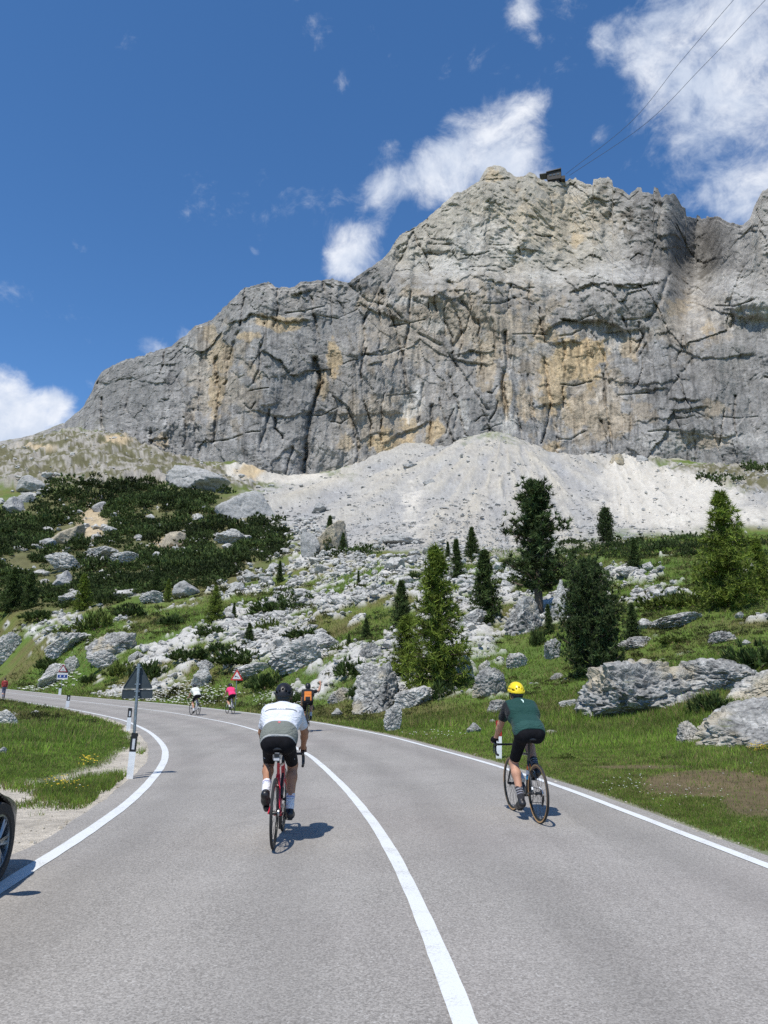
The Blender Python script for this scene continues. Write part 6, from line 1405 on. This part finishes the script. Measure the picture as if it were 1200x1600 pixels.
# leaping animal sign
g_ = hit(369, 1107); d = depth_of(g_); rr = math.hypot(g_.x, g_.y); zz = lambda v: CAMZ+rr*float(pix_el(367, v)[1])-g_.z
def warn_sign(label, u, vg, vtop, vbase, wpx, rz, symbol, red=m_sred):
    g_ = hit(u, vg); d = depth_of(g_); rr = math.hypot(g_.x, g_.y); zz = lambda v: CAMZ+rr*float(pix_el(u, v)[1])-g_.z
    s = empty('road_sign', g_, rz); tag(s, label, 'road sign'); w = wpx*d/F; z0 = zz(vbase); pole(s, zz(vtop)-.02); c = (0, w*.289)
    MB().prism(tri(w), .006, Mx((0, -.034, z0), 0)).build('sign_border', red, s)
    f = MB().prism(inset(tri(w, .03), .66, c), .004, Mx((0, -.040, z0), 0)).build('sign_face', m_swh, s)
    sy = MB()
    for poly in symbol(w): sy.prism(poly, .003, Mx((0, -.0445, z0), 0))
    sy.build('symbol', m_sblk, f)
    return s, w, d, zz
def deer(w):
    k = w*.0036; c = (0, w*.27)
    body = [(-34, 2), (-22, 12), (-6, 14), (10, 8), (22, -2), (34, -20), (38, -28), (33, -27), (24, -14), (10, -6), (-6, 0), (-18, -2), (-30, -10), (-36, -8)]
    head = [(-34, 2), (-44, 8), (-50, 4), (-46, 14), (-38, 20), (-36, 30), (-31, 21), (-24, 28), (-24, 18), (-22, 12)]
    return [[(x*k+c[0], y*k+c[1]) for x, y in reversed(P)] for P in (body, head, [(-28, -4), (-42, -14), (-48, -12), (-38, -2)], [(18, 2), (30, -6), (44, -24), (40, -26), (26, -12)])]
warn_sign('white triangular sign with red border and black leaping animal', 368, 1106, 1045, 1063, 20, math.radians(12), deer)
def narrow(w):
    k = w*.0036; c = (0, w*.25)
    return [[(x*k+c[0], y*k+c[1]) for x, y in P] for P in ([(-30, -28), (-18, -28), (-14, 0), (-6, 10), (-6, 30), (-12, 30), (-14, 12), (-24, -2)], [(18, -28), (30, -28), (24, -2), (14, 12), (12, 30), (6, 30), (6, 10), (14, 0)])]
s, w, d, zz = warn_sign('dark red bordered triangular warning sign above a blue plate at left', 95, 1085, 1038.5, 1050, 14, math.radians(26), narrow, plain('sign_dark_red', (.30, .03, .04), .5))
pw, ph = 16*d/F, 10*d/F; zc = zz(1056.5); pb = MB().box((0, -.034, zc), (pw, .012, ph), None, .003).build('plate', m_swh, s)
MB().box((0, -.042, zc-.02*ph), (pw*.86, .005, ph*.46), None).build('blue_field', m_sblue, pb)
for sx in (-1, 1):
    q = MB(); q.box((sx*pw*.18-.02, -.046, zc-.02*ph), (pw*.10, .004, ph*.22), None).box((sx*pw*.18+pw*.02, -.0465, zc+.06*ph), (pw*.06, .004, ph*.14), None); q.build('pictogram', m_swh, pb)
# marker posts
def marker(u, v, vt, wpx, label, red=False, lean=0.0, rz=0.0, plainp=False):
    g_ = hit(u, v) if True else None; d = depth_of(g_); h = (v-vt)*d/F; w = max(.10, wpx*d/F); r = empty('marker_post', g_, rz); r.rotation_euler = (0, lean, rz); tag(r, label, 'marker post', 'roadside marker posts')
    bw = h*.64 if not plainp else h*.92; t = w*.75
    P = [(-w/2, -t/2), (w/2, -t/2), (w/2*.75, t/2), (-w/2*.75, t/2)]
    def seg(name, z0, z1, k, mat, par): m_ = MB(); m_.prism([(x*k, y*k) for x, y in P], z1-z0, Matrix.Translation((0, 0, z0))); return m_.build(name, mat, par)
    seg('post', -.25, bw, 1, m_wht, r); band = seg('band', bw, h, 1.03, m_redref if red else m_sblk, r)
    tp = MB(); tp.prism([(-t/2*.9, 0), (t/2*.9, 0), (t/2*.9, .03), (-t/2*.9, .06)], w*.98, Matrix.Translation((-w*.49, 0, h)) @ Matrix(((0, 0, 1, 0), (1, 0, 0, 0), (0, 1, 0, 0), (0, 0, 0, 1)))); tp.build('cap', m_redref if red else m_sblk, r)
    if not red and not plainp:
        zc = (bw+h)/2; MB().box((w*.02, -t/2*1.03-.003, zc), (w*.40, .006, (h-bw)*.70), None).build('reflector', m_whiteref, band)
marker(203, 1217, 1153, 10, 'white marker post with black band in front of the grey sign pole', lean=math.radians(2.5), rz=math.radians(8))
marker(200, 1142, 1110, 6, 'white marker post with black band just behind the grey sign pole', lean=math.radians(1.5), rz=math.radians(20))
marker(104, 1108, 1088, 5, 'white marker post with dark top on the inner far bend', lean=math.radians(4), rz=math.radians(30))
marker(93, 1086, 1075, 4, 'short white marker post below the blue plate sign', plainp=True, rz=math.radians(30))
marker(779, 1186, 1132, 9, 'white marker post with red reflector left of the gloved hand', red=True, lean=math.radians(2))

# ------------------------------------------------------------------ the dark car on the gravel
m_car = plain('black_car_paint', (.004, .0043, .005), .28, var=.1, coat=.0, spec=.3); m_glass = plain('car_glass', (.012, .015, .016), .05, var=.1); m_rimc = plain('alloy_rim', (.40, .41, .42), .3, .9); m_lamp = plain('lamp_glass', (.05, .052, .055), .15, var=.05)
car = empty('parked_car', (0, 0, 0), math.radians(3.0)); tag(car, 'black car on the gravel cut off by the left photo edge', 'car')
CW, CLn = .90, 2.12; wy = 1.34                      # half width, half length, wheel stations
S = SDF((-1.05, -2.3, .05), (1.05, 2.3, 1.62), .024)
Zs = S.Z; S.Z = (S.Z/(1-.32*sstep(.75, 1.95, S.Y))).astype(np.float32)
tap = 1-.20*np.clip(np.abs(S.Y)/2.12, 0, 1)**5
Xs = S.X; S.X = (S.X/tap).astype(np.float32)
S.add(S.rbox((0, 0, .56), (CW, CLn, .36), .20), 0); S.add(S.rbox((0, .35, .66), (CW*.98, 1.6, .28), .18), .05)
S.Z = Zs
up_t = 1-.30*np.clip((S.Z-.85)/.65, 0, 1); S.X = (S.X/up_t).astype(np.float32)
gy = S.Y+.30+np.clip(S.Z-.85, 0, 1)*.12; Ys = S.Y; sl = 1-.42*np.clip((S.Z-.80)/.72, 0, 1); S.Y = (gy/sl).astype(np.float32)
green = S.rbox((0, 0, 1.05), (CW*.90, 1.62, .46), .16); S.X = Xs; S.Y = Ys
S.add(green, .10)
for sy in (-1, 1):
    for sx in (-1, 1): S.sub(np.maximum(S.cap((sx*.60, sy*wy, .32), (sx*1.05, sy*wy, .32), .37), -9))
arch = S.d.copy(); S.clip((0, 0, .17), (0, 0, -1)); body = mk_obj('body', S.mesh('body'), m_car, car)
G = SDF((-1.05, -2.3, .05), (1.05, 2.3, 1.62), .024); G.d = np.maximum(green-.006, np.maximum(.93-G.Z+0*green, G.Z-1.40+0*green)); yb = G.Y+.30+(G.Z-.85)*.12
for yc in (-.62, .42): G.sub(np.maximum(np.abs(yb-yc)-.04, np.abs(G.X)*0+.0*yb-1))
for y_ in (-1.06, 1.04): G.sub(np.maximum(np.abs(yb-y_*(1-.42*np.clip((G.Z-.80)/.72, 0, 1))*1.28)-.045, .45-np.abs(G.X)))
mk_obj('window', G.mesh('window'), m_glass, body)
for sy in (-1, 1):
    for sx in (-1, 1):
        wl = empty('wheel', (sx*.80, sy*wy, .32)); wl.parent = car
        MB().lathe([(.315, -.095), (.325, -.06), (.325, .06), (.315, .095), (.24, .10), (.225, .085), (.225, -.085), (.24, -.10)], 'x', 40).build('tyre', m_rubber, wl, True)
        rmz = MB(); rmz.lathe([(.228, -.08), (.228, .088), (.212, .092), (.205, .05), (.205, -.08)], 'x', 40)
        for k in range(7):
            a = 2*PI*k/7
            for db in (-.12, .12):
                rmz.tube([(sx*.07, .05*math.cos(a), .05*math.sin(a)), (sx*.072, .20*math.cos(a+db), .20*math.sin(a+db)), (sx*.060, .215*math.cos(a+db), .215*math.sin(a+db))], [.024, .016, .016], 6)
        rmz.lathe([(0.001, sx*.09), (.05, sx*.085), (.055, sx*.05), (0.001, sx*.04)], 'x', 20); rmz.build('rim', m_rimc, wl, True)
        MB().lathe([(.001, sx*.0), (.15, sx*.0), (.15, sx*-.02), (.001, sx*-.02)], 'x', 24).build('brake_disc', m_steel, wl, True)
for sx in (-1, 1):
    q = SDF((sx*.62-.25, 1.75, .5), (sx*.62+.25, 2.2, .9), .02); q.add(q.ell((sx*.55, 1.88, .54), (.20, .16, .075)), 0); mk_obj('headlight', q.mesh('headlight'), m_lamp, car)
    q = SDF((sx*.62-.25, -2.3, .5), (sx*.62+.25, -1.8, 1.0), .02); q.add(q.ell((sx*.62, -1.98, .78), (.17, .14, .11)), 0); mk_obj('tail_light', q.mesh('tail_light'), m_redref, car)
    q = SDF((sx*1.0-.2, .45, .85), (sx*1.0+.2, .85, 1.15), .018); q.add(q.ell((sx*.98, .66, 1.0), (.11, .07, .08)), 0).add(q.cap((sx*.84, .66, .96), (sx*.98, .66, .99), .03), .03); mk_obj('mirror', q.mesh('mirror'), m_car, car)
    MB().box((sx*.905, -.05, .82), (.03, .16, .025), None, .008).build('door_handle', m_car, body)
    MB().box((sx*.905, -.95, .82), (.03, .16, .025), None, .008).build('door_handle', m_car, body)
# stand it so that the front right wheel shows at the photo edge
wx, wyy = -3.17-.10, 6.78; ca, sa = math.cos(math.radians(3.0)), math.sin(math.radians(3.0)); lx, ly = .80, wy
car.location = (wx-(lx*ca-ly*sa), wyy-(lx*sa+ly*ca), .0)

# ------------------------------------------------------------------ the cable car station on the summit, and its ropes
iu = int(np.argmin(np.abs(uu-866))); Rs = float(Rf[-1, iu])+3; k = Rs/math.cos(0)/F*1.16
bs = pix_at(866, 281, Rs); m_timber = plain('dark_timber', (.035, .030, .028), .7, var=.2, scale=.6); m_sheet = plain('dark_sheet_roof', (.05, .052, .056), .5, var=.15, scale=.5); m_win = plain('station_glass', (.10, .12, .14), .1)
pxm = lambda n: n*depth_of(bs)/F
stn = empty('cable_car_station', bs, math.atan2(-bs.x, bs.y)); tag(stn, 'dark cable car station perched on the summit ridge', 'building')
W_, H_ = pxm(21), pxm(15); MB().box((0, W_*.3, H_*.45), (W_, W_*.8, H_*.9), None, .1).build('wall', m_timber, stn)
rf = MB(); rf.prism([(-W_*.56, H_*.86), (W_*.54, H_*1.03), (W_*.54, H_*1.11), (-W_*.56, H_*.95)], W_*1.0, Matrix.Translation((0, W_*.8, 0)) @ Matrix.Rotation(PI/2, 4, 'X')); rf = rf.build('roof', m_sheet, stn)
MB().box((-W_*.80, W_*.25, H_*.84), (W_*.50, W_*.7, H_*.07), None).build('canopy', m_sheet, stn)
MB().box((-W_*1.02, W_*.0, H_*.40), (H_*.06, H_*.06, H_*.84), None).build('canopy_post', m_timber, stn)
for q in (-.25, .02, .29): 
    wn_ = MB().box((q*W_, -W_*.105, H_*.52), (W_*.20, .12, H_*.22), None).build('window', m_timber, stn); MB().box((q*W_, -W_*.115, H_*.52), (W_*.16, .12, H_*.17), None).build('pane', m_win, wn_)
MB().box((0, W_*.3, -H_*.12), (W_*.72, W_*.6, H_*.5), None, .2).build('base', m_timber, stn); MB().box((W_*.62, W_*.3, H_*.15), (W_*.35, W_*.6, H_*.42), None, .2).build('annex', m_timber, stn)
MB().tube([(W_*.5, 0, H_*1.0), (W_*.5, 0, H_*1.35)], .25, 6).build('mast', m_timber, stn)
m_rope = plain('rope_steel', (.10, .105, .115), .5, .6)
for (pts, lb) in (([(884, 272, Rs+2), (980, 196, 470), (1062, 98, 330), (1146, 0, 240), (1330, -210, 150)], 'left hand cable car rope running from the station over the right sky'), ([(890, 274, Rs+2), (1000, 200, 470), (1098, 104, 330), (1190, 6, 240), (1420, -230, 150)], 'right hand cable car rope running from the station over the right sky')):
    P = np.array([pix_at(*q)[:] for q in pts]); P = spline(P, 18.0); MB().tube([tuple(q) for q in P], [max(.022, .00024*np.linalg.norm(q)) for q in P], 5).build('cable_car_rope', m_rope); o = [x for x in COL.objects if x.name.startswith('cable_car_rope')][-1]; tag(o, lb, 'cable', 'cable car ropes')
